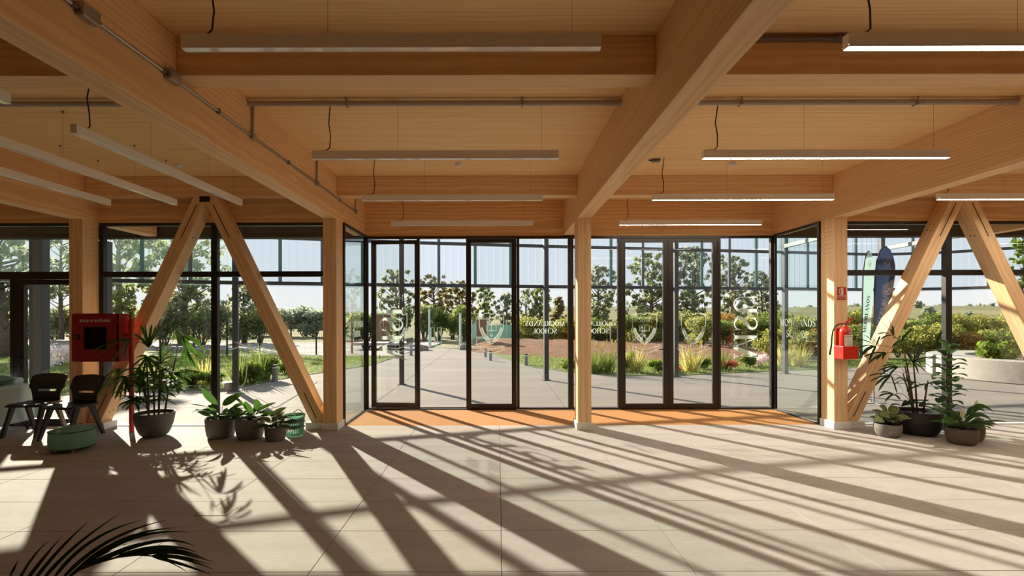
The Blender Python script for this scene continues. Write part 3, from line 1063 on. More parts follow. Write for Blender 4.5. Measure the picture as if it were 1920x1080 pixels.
# head frame over the door openings
for (xa, xb, nm) in ((b1, a2, 'open'), (b3, a4, 'closed')):
    tag(MB().box(xa, xb, DY0, DY1, HT - .04, HT).build('trim_1' if nm == 'open' else 'trim_2', 'door_frame'), f'black head frame above the {nm} pair of entrance doors', 'frame', kind='structure')
tag(MB().box(b1, a2, DY0, DY1, -.01, .010).build('trim_3', 'door_frame'), 'dark threshold in the open entrance doorway', 'frame', kind='structure')
tag(MB().box(b3, a4, DY0, DY1, -.01, .010).build('trim_4', 'door_frame'), 'dark threshold below the closed entrance doors', 'frame', kind='structure')

def crest_on(o, x, y, z, s, U=(1, 0, 0)):
    mb = MB()
    crest(mb, (x, y, z), U, (0, 0, 1), s)
    return mb.build('crest', 'etched_faint', o)
# swung-open leaf, folded back outside against the first fixed pane
d = door('glass entrance leaf swung fully open and folded back outside')
d.location = (b1 - .02, 8.665, 0)
d.rotation_euler = (0, 0, math.radians(-5))
leaf(d, -.86, 0, 0, .045)
crest_on(d, -.43, -.004, 1.40, .42, (-1, 0, 0))
lever(d, -.80, 0, 1.02, 1)
# second leaf of the left pair, shut
xm = X8(874)
d = door('closed glass entrance leaf with etched crest, left of the lettered pane')
leaf(d, xm, a2 - .004, DY0 + .01, DY1 - .01)
crest_on(d, (xm + a2) / 2, DY0 - .0, 1.40, .42, (-1, 0, 0))
xm = X8(1253)
d = door('closed glass entrance leaf with black lever handle and key, right pair')
leaf(d, b3 + .004, xm - .002, DY0 + .01, DY1 - .01)
crest_on(d, (b3 + xm) / 2, DY0, 1.39, .42, (-1, 0, 0))
lever(d, xm - .05, DY0 + .01, 1.03, -1)
d = door('closed glass entrance leaf with etched crest, beside the MSU pane')
leaf(d, xm + .002, a4 - .004, DY0 + .01, DY1 - .01)
crest_on(d, (xm + a4) / 2, DY0, 1.39, .42, (-1, 0, 0))
for o_, a, b in ((p2, a2, b2), (p3, a3, b3)):
    words_on(o_, ((a + b) / 2 + .02, 8.583, 1.432), (-1, 0, 0), (0, 0, 1), .083)
# big upright letters: reading upwards, seen from behind
for o_, xc in ((p1, X8(733)), (p4, X8(1399))):
    mb = MB()
    lettering(mb, 'MSU', (xc - .205, 8.583, .855), (0, 0, 1), (1, 0, 0), .41, spacing=.02)
    mb.build('lettering', 'etched', o_)

# ================================================================== CEILING FITTINGS
def lamp(loc, rz, L, on, label, cords, cable, group='linear pendant lights'):
    """box profile along local X, hung on wires, fed by one black cable"""
    t = thing('pendant_light', label, 'light', loc, rz, group)
    h = L / 2
    zb = 0.0
    MB().box(-h, h, -.026, .026, .012, .076).box(-h, h, -.026, -.022, 0, .012).box(-h, h, .022, .026, 0, .012).box(-h, -h + .003, -.022, .022, 0, .012).box(h - .003, h, -.022, .022, 0, .012).build('housing', 'lamp_body', t, bevel=.0015, segs=1)
    MB().box(-h + .003, h - .003, -.022, .022, .002, .0118).build('diffuser', 'diffuser_on' if on else 'diffuser_off', t)
    top = CEIL - loc[2]
    for x in cords:
        wmb = MB().tube([(x, 0, .076), (x, 0, top)], .0011, 5)
        wo_ = wmb.build('suspension_wire', 'wire', t)
        MB().tube([(x, 0, top - .02), (x, 0, top - .0005)], .012, 10).build('ceiling_clip', 'steel_light', wo_)
    x = cable
    pts = [(x - .1, 0, .08), (x - .03, 0, .083), (x, 0, .11), (x + .006, .01, .22), (x - .012, .015, .34), (x + .004, .0, top - .05), (x + .01, 0, top - .001)]
    MB().tube(pts, .0052, 7).build('cable', 'cord', t, smooth=True)
    return t

LZ = 3.052
LY = [2.70, 4.60, 6.26, 7.97]
nm = ['nearest the viewer, below the near cross beam', 'below the plastic ceiling pipe', 'in front of the far cross beam', 'inside the entrance recess']
for i, y in enumerate(LY):
    cab = -.98 if i < 3 else -.94
    lamp((-.574, y + .02, LZ), 0, 2.27, False, f'unlit grey linear pendant over the open doors, {nm[i]}', (-.35, .98), cab if i else -.98)
    dx = 0 if i < 2 else .05
    lamp((3.03 + dx, y + .02, LZ), 0, 2.27, True, f'lit linear pendant over the closed doors, {nm[i]}', (-.2, 1.0), -1.0)
lamp((6.66, 6.28, LZ), 0, 2.27, True, 'lit linear pendant in front of the V brace by the flags', (-.3, .98), -1.0)
lamp((6.66, 4.6, LZ), 0, 2.27, True, 'lit linear pendant added for fill over the flag bay, outside the picture, second row', (-.3, .98), -1.0)  # unseen pendants from here to the last bay, added as fill light
lamp((6.66, 2.7, LZ), 0, 2.27, True, 'lit linear pendant added for fill over the flag bay, outside the picture, first row', (-.3, .98), -1.0)
lamp((10.2, 6.28, LZ), 0, 2.27, True, 'lit linear pendant added for fill over the last bay, outside the picture, far row', (-.3, .98), -1.0)
lamp((10.2, 4.6, LZ), 0, 2.27, True, 'lit linear pendant added for fill over the last bay, outside the picture, middle row', (-.3, .98), -1.0)
for x, nmx in ((-3.345, 'nearest the conduit beam'), (-4.195, 'in the middle of the row of three'), (-5.055, 'above the hose cabinet')):
    lamp((x, 5.22, LZ), PI / 2, 2.56, False, f'unlit linear pendant running towards the window, {nmx}', (-.4, .55, 1.1), -1.12)
lamp((-3.345, 2.13, LZ), PI / 2, 2.56, False, 'unlit linear pendant ending at the picture edge, near the pipe', (-.4, 1.1), .9)

# metal conduit along a beam with boxes, risers and clips
cx, cz = COLX[2] + CW + .0155, 3.268
c = thing('conduit', 'thin metal conduit with junction boxes along the side of a main beam', 'conduit', (0, 0, 0))
MB().tube([(cx, -.2, cz), (cx, 7.97, cz)], .011, 10).build('tube', 'conduit', c, smooth=True)
for y in (2.75, 3.47):
    b = MB().box(cx - .012, cx + .035, y - .06, y + .06, cz - .04, cz + .04).build('junction_box', 'conduit', c, bevel=.006)
    MB().tube([(cx, y - .1, cz), (cx, y - .058, cz)], .0145, 10).build('coupling', 'conduit_dark', b, smooth=True)
    MB().tube([(cx, y + .058, cz), (cx, y + .09, cz)], .0135, 10).build('coupling', 'conduit_dark', b, smooth=True)
for y, zt in ((4.62, CEIL - .03), (6.26, CEIL - .01), (7.95, CEIL - .01)):
    MB().tube([(cx, y, cz), (cx, y, zt)], .011, 10).build('riser', 'conduit', c, smooth=True)
    MB().box(cx - .014, cx + .022, y - .035, y + .035, cz - .03, cz + .03).build('tee_box', 'conduit', c, bevel=.005)
for y in (4.05, 5.4, 7.15):
    MB().box(cx - .014, cx + .014, y - .012, y + .012, cz - .02, cz + .02).build('clip', 'conduit_dark', c, bevel=.002)

# plastic pipe under the ceiling, bay by bay
for j, (nmp) in ((1, 'over the chair bay'), (2, 'over the open doors'), (3, 'over the closed doors'), (4, 'over the flag bay')):
    a, b = COLX[j] + CW, COLX[j + 1] - CW
    o = thing('ceiling_pipe', f'grey plastic pipe strapped below the ceiling {nmp}', 'pipe', group='ceiling pipe lengths')
    MB().tube([(a, 4.56, 3.545), (b, 4.56, 3.545)], .025, 14).build('pipe', 'pvc', o, smooth='auto')
    MB().tube([(b - .16, 4.56, 3.545), (b - .002, 4.56, 3.545)], .029, 14).build('socket', 'pvc', o, smooth='auto')
    for x in (a + .9, a + 2.5):
        MB().box(x - .008, x + .008, 4.531, 4.589, 3.517, 3.52).box(x - .008, x + .008, 4.528, 4.531, 3.517, CEIL).box(x - .008, x + .008, 4.589, 4.592, 3.517, CEIL).build('strap', 'steel_light', o)
for x, lb in ((at(606, 196, 4.62).x, 'small white connector box on the pipe, by the first cable'), (at(733, 196, 4.62).x, 'small white connector box on the pipe, by the second cable'), (at(1338, 195, 4.62).x, 'small white connector box on the pipe over the closed doors')):
    b = thing('connector_box', lb, 'box', (x, 4.63, CEIL - .0305), group='ceiling connector boxes')
    MB().box(-.05, .05, -.022, .022, 0, .03).build('body', 'white_plastic', b, bevel=.004)
    MB().tube([(.05, 0, .015), (.075, 0, .015)], .008, 8).build('gland', 'dark', b)
b = thing('connector_box', 'small brown connector box on the ceiling beside the middle beam', 'box', (at(1233, 296, 6.28).x, 6.34, CEIL - .0305), group='ceiling connector boxes')
MB().box(-.05, .05, -.035, .035, 0, .03).build('body', 'conduit_dark', b, bevel=.004)
MB().tube([(-.05, 0, .015), (-.09, 0, .018)], .008, 8).build('gland', 'dark', b)
b = thing('beam_conduit', 'dark conduit along the top of the near cross beam', 'conduit')
MB().tube([(COLX[3] + CW, 3.525, 3.555), (3.4, 3.525, 3.555)], .016, 10).build('tube', 'conduit_dark', b, smooth='auto')
MB().tube([(2.38, 3.525, 3.555), (2.46, 3.525, 3.555)], .022, 10).build('coupling', 'conduit_dark', b, smooth='auto')
for px, py, lb in ((331, 308, 'round white smoke detector on the ceiling of the chair bay'), (860, 310, 'round white smoke detector above the open doors'), (1377, 311, 'round white smoke detector above the closed doors')):
    p = at(px, py, 6.45)
    s_ = thing('smoke_detector', lb, 'smoke detector', (p.x, 6.5, CEIL), group='smoke detectors')
    MB().lathe([(.0, -.042), (.032, -.042), (.042, -.034), (.046, -.018)], 20).build('sensor', 'white_plastic', s_, smooth='auto')
    MB().lathe([(.046, -.018), (.052, -.016), (.052, -.0005), (0, -.0005)], 20).build('base', 'white_plastic', s_, smooth='auto')
    MB().box(-.004, .004, -.05, -.044, -.03, -.024).build('indicator', 'dark', s_)

# ================================================================== FIRE GEAR
# hose cabinet in front of the column
hc = thing('hose_cabinet', 'red fire hose cabinet lettered BOCA DE INCENDIO on the timber column', 'cabinet', (-5.825, 6.82, .99))
W, D, H = .635, .21, .66
MB().box(0, W, .02, D, 0, .012).box(0, W, .02, D, H - .012, H).box(0, .012, .02, D, .012, H - .012).box(W - .012, W, .02, D, .012, H - .012).box(.012, W - .012, D - .012, D, .012, H - .012).build('body', 'cabinet_red', hc, bevel=.003)
wx0, wx1, wz0, wz1 = .175, .475, .175, .47
dm = MB().box(.006, wx0, 0, .018, .012, H - .012).box(wx1, W - .03, 0, .018, .012, H - .012).box(wx0, wx1, 0, .018, .012, wz0).box(wx0, wx1, 0, .018, wz1, H - .012)
dr = dm.build('door', 'cabinet_red', hc)
MB().box(wx0 - .004, wx1 + .004, .008, .012, wz0 - .004, wz1 + .004).build('glass', 'cabinet_glass', dr)
MB().box(wx0 - .008, wx1 + .008, -.003, .001, wz0 - .008, wz0).box(wx0 - .008, wx1 + .008, -.003, .001, wz1, wz1 + .008).box(wx0 - .008, wx0, -.003, .001, wz0, wz1).box(wx1, wx1 + .008, -.003, .001, wz0, wz1).build('gasket', 'rubber', dr)
lt = MB().box(.03, .125, -.006, .0, .30, .372).build('latch', 'dark', dr, bevel=.004)
MB().box(.045, .085, -.010, -.005, .315, .357).build('latch_tab', 'cabinet_red', lt, bevel=.003)
for z in (.08, .5):
    MB().tube([(W - .018, .004, z), (W - .018, .004, z + .07)], .007, 8).build('hinge', 'cabinet_red', hc)
sans('BOCA DE INCENDIO', .045, 'lettering', 'board_white', dr, (.325, -.0015, .56), (PI / 2, 0, 0))
MB().lathe([(.05, -.04), (.15, -.04), (.165, 0), (.15, .04), (.05, .04)], 28, (0, 0, 0)).build('hose_reel', 'hose_white', hc, (.36, .11, .32), (PI / 2, 0, 0), smooth='auto')
pp = thing('standpipe', 'red vertical standpipe with a brass valve beside the hose cabinet', 'pipe', (-5.10, 6.95, 0))
MB().tube([(0, 0, 0), (0, 0, 1.58)], .031, 16).build('pipe', 'pipe_red', pp, smooth='auto')
MB().tube([(0, 0, 1.45), (0, 0, 1.53)], .040, 16).build('collar', 'pipe_red', pp, smooth='auto')
v = MB().tube([(0, 0, 1.57), (0, 0, 1.63), (0, 0, 1.66)], [.022, .03, .018], 12).build('valve', 'brass', pp, smooth='auto')
MB().lathe([(.025, -.012), (.045, -.012), (.048, 0), (.045, .012), (.025, .012)], 16, (0, 0, 1.70)).build('valve_wheel', 'brass', v, smooth='auto')
MB().tube([(0, 0, 1.35), (-.05, .0, 1.35), (-.088, 0, 1.35)], .022, 12).build('branch', 'pipe_red', pp, smooth='auto')

# extinguisher in its holder
ex = thing('extinguisher_holder', 'red steel box holder fixed to the timber column under the sign', 'holder', (4.727, 6.845, 1.0))
MB().box(0, .203, 0, .004, 0, .176).box(0, .203, .19, .194, 0, .176).box(0, .004, .004, .19, 0, .176).box(.199, .203, .004, .19, 0, .176).box(.004, .199, .004, .19, 0, .006).build('box', 'extinguisher_red', ex, bevel=.002)
MB().box(.03, .17, .186, .192, .176, .42).build('back_plate', 'extinguisher_red', ex)
fe = thing('fire_extinguisher', 'red fire extinguisher with black hose standing in the box holder', 'extinguisher', (4.825, 6.94, 1.0065))
MB().lathe([(.072, 0), (.078, .01), (.078, .36), (.07, .40), (.045, .43), (.026, .445), (.022, .46)], 28).build('cylinder', 'extinguisher_red', fe, smooth='auto')
vl = MB().tube([(0, 0, .455), (0, 0, .49)], .02, 12).tube([(0, 0, .475), (-.04, 0, .478)], .012, 10).build('valve', 'brass', fe, smooth='auto')
MB().prism([(-.03, .485), (.0, .50), (.10, .575), (.108, .562), (.02, .487), (-.02, .478)], -.011, .011).build('lever', 'extinguisher_red', vl, bevel=.002)
MB().prism([(.0, .49), (.13, .484), (.13, .474), (0, .476)], -.011, .011).build('grip', 'extinguisher_red', vl, bevel=.002)
MB().tube([(-.04, 0, .478), (-.10, -.01, .475), (-.16, -.02, .44), (-.20, -.03, .37), (-.215, -.035, .29), (-.22, -.035, .19), (-.235, -.035, .11), (-.245, -.035, .05)], [.010] * 6 + [.012, .014], 10).build('hose', 'rubber', fe, smooth=True)
def wrap(r, a0, a1, z0, z1, n=10):
    mb = MB()
    vs, fs = [], []
    for i in range(n + 1):
        a = math.radians(a0 + (a1 - a0) * i / n)
        vs += [(r * math.cos(a), r * math.sin(a), z0), (r * math.cos(a), r * math.sin(a), z1)]
    for i in range(n): fs.append((2 * i, 2 * i + 2, 2 * i + 3, 2 * i + 1))
    mb.add(vs, fs)
    return mb
lb = wrap(.0788, 225, 330, .12, .325).build('label', 'label_paper', fe, smooth=True)
m = wrap(.0792, 232, 326, .295, .305)
for z in (.15, .185, .22, .255): 
    q = wrap(.0792, 245, 318, z, z + .006); m.add(q.v, q.f)
m.build('print', 'label_grey', lb)
wrap(.0788, 262, 305, .335, .372).build('label', 'label_grey', fe, smooth=True)
sg = thing('extinguisher_sign', 'red and cream EXTINTOR sign with extinguisher pictogram on the column', 'sign', (4.835, 7.036, 1.91))
MB().box(-.071, .071, 0, .003, -.098, .098).build('plate', 'sign_cream', sg)
MB().box(-.064, .064, -.001, .0002, -.030, .091).box(-.064, .064, -.001, .0002, -.091, -.042).build('red_field', 'sign_red', sg)
m = MB()
m.poly([(-.008, -.02), (.026, -.02), (.026, .058), (.018, .068), (.0, .068), (-.008, .058)], (0, -.0015, 0), (1, 0, 0), (0, 0, 1))
m.ribbon([(.008, .068), (.008, .078), (.028, .072)], .004, (0, -.0015, 0), (1, 0, 0), (0, 0, 1))
m.ribbon([(.0, .074), (-.02, .07), (-.032, .05), (-.03, .02), (-.02, -.015)], .0045, (0, -.0015, 0), (1, 0, 0), (0, 0, 1))
m.ribbon([(-.024, -.018), (.026, -.018)], .004, (0, -.0016, 0), (1, 0, 0), (0, 0, 1))
m.build('pictogram', 'sign_cream', sg)
sans('EXTINTOR', .024, 'lettering', 'sign_cream', sg, (0, -.0015, -.066), (PI / 2, 0, 0), .0003)

# ================================================================== SEATING
def make_chair(label, x, y, rz):
    t = thing('stacking_chair', label, 'chair', (x, y, 0), rz, 'black plastic stacking chairs')
    # local: faces -Y. Seat shell
    nx, ny = 8, 8
    vs, fs = [], []
    for j in range(ny + 1):
        v_ = j / ny
        yy = -.21 + .40 * v_
        for i in range(nx + 1):
            u = i / nx * 2 - 1
            wd = .20 + .015 * (1 - v_)
            z = .435 - .018 * (1 - u * u) * math.sin(PI * min(1, v_ * 1.1)) + (.012 if j == 0 else 0) * 0 - .02 * max(0, .12 - v_) / .12
            vs.append((u * wd, yy, z))
    for j in range(ny):
        for i in range(nx):
            a = j * (nx + 1) + i
            fs.append((a, a + 1, a + nx + 2, a + nx + 1))
    mb = MB(); mb.add(vs, fs)
    o = mb.build('seat', 'chair_plastic', t, smooth=True)
    md = o.modifiers.new('thickness', 'SOLIDIFY'); md.thickness = .018; md.offset = -1
    # back: lower neck with a hand slot, upper panel
    def bk(v_, u):
        """height v_ 0..1 from seat to top, u -1..1"""
        z = .425 + .375 * v_
        yy = .175 + .11 * v_ - .03 * math.sin(PI * v_) + (-.045) * u * u * (.3 + .7 * v_) + .02
        wd = .185 - .015 * math.sin(PI * min(1, v_ / .5)) + (.04 * v_ / .5 if v_ < .5 else .056 + .012 * (v_ - .5))
        if v_ > .93: wd -= (v_ - .93) * .35
        zz = z - (.018 * u * u if v_ > .85 else 0)
        return (u * wd, yy, zz)
    nb, nu = 14, 10
    vs = [bk(j / nb, i / nu * 2 - 1) for j in range(nb + 1) for i in range(nu + 1)]
    fs = []
    for j in range(nb):
        for i in range(nu):
            if j == 5 and 2 <= i <= 7: continue
            a = j * (nu + 1) + i
            fs.append((a, a + 1, a + nu + 2, a + nu + 1))
    # curve from the seat into the back
    mb = MB(); mb.add(vs, fs)
    o = mb.build('backrest', 'chair_plastic', t, smooth=True)
    md = o.modifiers.new('thickness', 'SOLIDIFY'); md.thickness = .02; md.offset = 0
    # legs: two tapered A pairs
    for s in (-1, 1):
        top = Vector((s * .195, -.0, .43))
        for (fy, ty) in ((-.245, -.10), (.25, .09)):
            p, q = Vector((s * .195, ty, .428)), Vector((s * .215, fy, 0))
            d = (q - p).normalized()
            side = Vector((0, 1, 0)); side = (side - d * side.dot(d)).normalized(); out = d.cross(side)
            vs = []
            for pt, wy, wx in ((p, .036, .02), (q, .023, .017)):
                for a, b in ((-1, -1), (1, -1), (1, 1), (-1, 1)):
                    vs.append(pt + side * wy * a + out * wx * b)
            for vv in vs[4:]: vv.z = 0
            mb = MB(); mb.add(vs, [(0, 1, 2, 3), (7, 6, 5, 4), (0, 4, 5, 1), (1, 5, 6, 2), (2, 6, 7, 3), (3, 7, 4, 0)])
            mb.build('leg', 'chair_plastic', t, bevel=.004)
        MB().box(s * .195 - .018, s * .195 + .018, -.15, .19, .405, .436).build('side_rail', 'chair_plastic', t, bevel=.008)
    return t
make_chair('black plastic stacking chair beside the teal sofa arm', -6.36, 6.86, math.radians(2))
make_chair('black plastic stacking chair in front of the timber column, behind the pouf', -5.70, 6.68, math.radians(-8))

pf = thing('pouf', 'low round green fabric pouf on small wooden feet', 'pouf', (-5.14, 6.03, 0))
R_ = .225
MB().lathe([(R_ - .015, .045), (R_, .055), (R_ + .004, .14), (R_, .235), (R_ - .004, .243)], 48).build('base', 'pouf_green', pf, smooth='auto')
MB().lathe([(R_ - .004, .243), (R_ - .02, .253), (R_ * .7, .272), (R_ * .35, .283), (0, .286)], 48).build('seat_pad', 'pouf_green', pf, smooth=True)
for z in (.244, .05):
    MB().tube([(R_ * math.cos(a * PI / 24), R_ * math.sin(a * PI / 24), z) for a in range(49)], .006, 6, caps=False).build('piping', 'pouf_piping', pf, smooth=True)
for a in (40, 130, 235, 310):
    x, y = .15 * math.cos(math.radians(a)), .15 * math.sin(math.radians(a))
    if a > 180: x, y = x * 1.25, y * 1.25
    MB().tube([(x, y, .05), (x, y, 0)], [.02, .014], 12).build('leg', 'pouf_leg', pf, smooth='auto')

sf = thing('sofa', 'grey teal upholstered sofa at the left edge, seen by its arm', 'sofa', (-7.55, 6.86, 0))
def soft(x0, x1, y0, y1, z0, z1, nm, mt, b=.035):
    return MB().box(x0, x1, y0, y1, z0, z1).build(nm, mt, sf, bevel=b, segs=4)
soft(.70, .87, -.42, .36, .13, .655, 'arm', 'sofa_fabric')
soft(-1.0, .70, -.42, .36, .13, .32, 'base', 'sofa_fabric')
soft(-1.0, .70, -.42, .2, .32, .46, 'seat_cushion', 'sofa_fabric')
soft(-1.0, .70, .2, .37, .32, .74, 'backrest', 'sofa_fabric')
for x in (.8, -.9):
    for y in (-.36, .3):
        MB().tube([(x, y, .135), (x, y, 0)], [.022, .015], 10).build('leg', 'black_steel', sf, smooth='auto')
cu = thing('cushion', 'dark green cushion lying on the sofa arm', 'cushion', (-6.93, 6.78, .656))
n = 12
vs, fs = [], []
for s in (1, -1):
    for j in range(n + 1):
        for i in range(n + 1):
            u, v_ = i / n * 2 - 1, j / n * 2 - 1
            th = .075 * (max(0, (1 - u ** 4) * (1 - v_ ** 4)) ** .5)
            vs.append((u * .2 * (1 - .06 * (1 - v_ * v_)), v_ * .2 * (1 - .06 * (1 - u * u)), .078 + s * th))
for k_ in range(2):
    o_ = k_ * (n + 1) ** 2
    for j in range(n):
        for i in range(n):
            a = o_ + j * (n + 1) + i
            q = (a, a + 1, a + n + 2, a + n + 1)
            fs.append(q if k_ == 0 else q[::-1])
mb = MB(); mb.add(vs, fs); mb.build('cover', 'cushion_green', cu, smooth=True)
MB().tube([(-.2, -.2, .078), (.2, -.2, .078), (.2, .2, .078), (-.2, .2, .078), (-.2, -.2, .078)], .005, 6).build('piping', 'pouf_piping', cu)

fb = thing('floor_box', 'square flush floor socket cover set into the tiles', 'floor box', (gnd(405, 958).x, gnd(405, 958).y, .0004))
MB().box(-.13, .13, -.09, .09, 0, .0015).build('frame', 'dark', fb)
MB().box(-.124, .124, -.084, .084, .0015, .003).build('lid', 'tile', fb)

# ================================================================== PLANTS INDOORS
LANCE = lambda t: (math.sin(PI * min(1.0, t * .93 + .05)) ** .6)
STRIP = lambda t: min(1.0, t * 6 + .15) * (1.0 if t < .75 else max(.04, 1 - ((t - .75) / .25) ** 1.5))
OVATE = lambda t: (math.sin(PI * min(1.0, (t * .98 + .015) ** .8)) ** .75)
OBOV = lambda t: (math.sin(PI * min(1.0, (t * .97 + .02) ** 1.35)) ** .75)


def strap(mb, p0, p1, p2, W, prof=LANCE, fold=.18, segs=8, nrm=(0, -.5, .8)):
    """leaf along the curve p0-p1-p2, three verts across"""
    p0, p1, p2, nn = Vector(p0), Vector(p1), Vector(p2), Vector(nrm).normalized()
    o = len(mb.v)
    for i in range(segs + 1):
        t = i / segs
        p = p0 * (1 - t) ** 2 + p1 * 2 * t * (1 - t) + p2 * t * t
        d = ((p1 - p0) * (1 - t) + (p2 - p1) * t)
        d = d.normalized() if d.length > 1e-8 else Vector((0, 0, 1))
        side = d.cross(nn)
        side = side.normalized() if side.length > 1e-4 else Vector((1, 0, 0))
        up = side.cross(d)
        w_ = max(.0006, W * prof(t))
        mb.v += [tuple(p - side * w_ + up * w_ * fold), tuple(p), tuple(p + side * w_ + up * w_ * fold)]
        k_ = o + 3 * i
        mb.uv[k_] = (t, -1); mb.uv[k_ + 1] = (t, 0); mb.uv[k_ + 2] = (t, 1)
    for i in range(segs):
        a = o + 3 * i
        mb.f += [(a, a + 1, a + 4, a + 3), (a + 1, a + 2, a + 5, a + 4)]


def pot(t, prof, mat, soil_r, soil_z):
    MB().lathe(prof, 40).build('pot', mat, t, smooth='auto')
    MB().lathe([(0, soil_z - .02), (soil_r, soil_z - .02), (soil_r * .98, soil_z), (0, soil_z + .004)], 28).build('soil', 'potting_soil', t)


def bowl(rt, rb, h, wall=.012, belly=0.0, lip=0.0):
    """profile of a pot: outside up, over the rim, inside down"""
    out = []
    for i in range(9):
        s = i / 8
        r = rb + (rt - rb) * (s ** .65) + belly * math.sin(PI * s)
        out.append((r, s * h))
    out[0] = (rb - .006, 0); out.insert(1, (rb, .008))
    if lip: out += [(rt + lip, h), (rt + lip, h + .012)]
    top = out[-1]
    return out + [(top[0] - .004, top[1] + .003), (rt - wall, top[1]), (rt - wall - .005, h * .6), (0, h * .55)]


def fan_palm(t, origin, canes, fans, rnd, mat, nrand, spread, wleaf):
    """canes from the pot; every fan = (centre px, [tip px]) measured at depth; rnd adds inner fans"""
    cane_tops = []
    for (cx_, cy_, tx, ty, h) in canes:
        MB().tube([(cx_, cy_, .2), (cx_ + (tx - cx_) * .4, cy_ + (ty - cy_) * .4, .2 + (h - .2) * .5), (tx, ty, h)], [.012, .011, .008], 8).build('cane', 'cane', t, smooth=True)
        cane_tops.append((Vector((cx_, cy_, .2)), Vector((tx, ty, h))))
    def petiole(mb, c):
        best = min(cane_tops, key=lambda q: (q[0].lerp(q[1], .8) - c).length)
        zt = max(.25, min(best[1].z, c.z - .05 - .25 * (c.xy - best[1].xy).length))
        f = (zt - best[0].z) / max(.05, best[1].z - best[0].z)
        p = best[0].lerp(best[1], max(0, min(1, f)))
        mid = p.lerp(c, .5) + Vector((0, 0, .08 + .1 * (c - p).length))
        pts = [p * (1 - q) ** 2 + mid * 2 * q * (1 - q) + c * q * q for q in [i / 6 for i in range(7)]]
        mb.tube(pts, [.0045, .004, .004, .0035, .0035, .003, .003], 5)
    for cen, tips, dy in fans:
        c = at(cen[0], cen[1], origin.y + dy) - origin
        pm = MB(); petiole(pm, c)
        mb = MB()
        for (tx, ty) in tips:
            p2 = at(tx, ty, origin.y + dy + rnd.uniform(-.14, .14)) - origin
            p1 = c.lerp(p2, .5) + Vector((0, rnd.uniform(-.02, .02), .03 + .12 * abs(p2.x - c.x)))
            strap(mb, c, p1, p2, wleaf * rnd.uniform(.8, 1.15), STRIP, .25, 8, (rnd.uniform(-.3, .3), -.6, .8))
        lf = mb.build('leaf', mat, t, smooth=True)
        pm.build('petiole', 'petiole', lf, smooth=True)
    for i in range(nrand):
        a = rnd.uniform(0, 2 * PI)
        r = rnd.uniform(.05, spread)
        z = rnd.uniform(.40, .98)
        c = Vector((r * math.cos(a), r * math.sin(a) * .8, z))
        pm = MB(); petiole(pm, c)
        mb = MB()
        dirv = Vector((math.cos(a), math.sin(a), rnd.uniform(-.1, .7))).normalized()
        right = dirv.cross(Vector((0, 0, 1))).normalized()
        nl = rnd.randint(6, 8)
        for k_ in range(nl):
            b = math.radians(-85 + 170 * k_ / (nl - 1))
            d2 = (dirv * math.cos(b) + right * math.sin(b)).normalized()
            L = rnd.uniform(.17, .27)
            p2 = c + d2 * L + Vector((0, 0, -L * rnd.uniform(.1, .4)))
            strap(mb, c, c + d2 * L * .55 + Vector((0, 0, .03)), p2, wleaf * rnd.uniform(.8, 1.1), STRIP, .25, 7, (0, -.2, 1))
        lf = mb.build('leaf', mat, t, smooth=True)
        pm.build('petiole', 'petiole', lf, smooth=True)


r1 = random.Random(11)
og = Vector((-4.625, 6.72, 0))
pl = thing('potted_palm', 'tall lady palm in a charcoal bowl pot beside the red standpipe', 'potted plant', og)
pot(pl, bowl(.243, .135, .322, .014, .012), 'pot_charcoal', .215, .285)
fans = [((244, 634), [(160, 666), (172, 676), (186, 690), (200, 690), (214, 680), (196, 652), (232, 668), (180, 655)], -.1),
        ((279, 650), [(249, 624), (262, 607), (272, 604), (285, 606), (293, 608), (305, 607), (256, 640), (312, 630), (268, 616)], 0),
        ((318, 614), [(336, 600), (346, 612), (345, 628), (330, 634), (312, 628), (306, 622), (340, 604)], .05),
        ((340, 630), [(364, 628), (378, 645), (386, 658), (372, 668), (358, 662), (366, 640), (350, 672)], -.1),
        ((346, 652), [(334, 694), (348, 700), (358, 688), (376, 700), (389, 680), (384, 668), (366, 690)], .1),
        ((326, 699), [(362, 696), (390, 702), (360, 714), (352, 722), (372, 706), (338, 712)], -.05),
        ((236, 704), [(198, 728), (207, 738), (215, 748), (224, 752), (234, 744), (205, 716), (242, 736)], -.15),
        ((276, 668), [(246, 690), (250, 712), (262, 722), (290, 716), (306, 700), (300, 676), (252, 672)], -.2),
        ((300, 676), [(330, 650), (322, 640), (310, 636), (334, 668), (322, 690), (292, 706)], .15),
        ((262, 690), [(222, 700), (230, 722), (244, 738), (262, 744), (272, 728)], 0),
        ((226, 690), [(190, 712), (196, 726), (182, 740), (210, 744), (178, 752)], .15),
        ((296, 735), [(318, 736), (326, 728), (330, 744), (312, 750)], -.1)]
canes = [(-.06, -.02, -.1, 0, .98), (.02, .05, .03, .08, 1.12), (.07, -.03, .14, -.04, .92), (-.02, -.07, -.05, -.12, .72), (.09, .05, .22, .1, 1.02), (.0, 0, .0, -.02, .85), (-.09, .04, -.24, .02, .9)]
fan_palm(pl, og, canes, fans, r1, 'palm_leaf', 30, .27, .018)

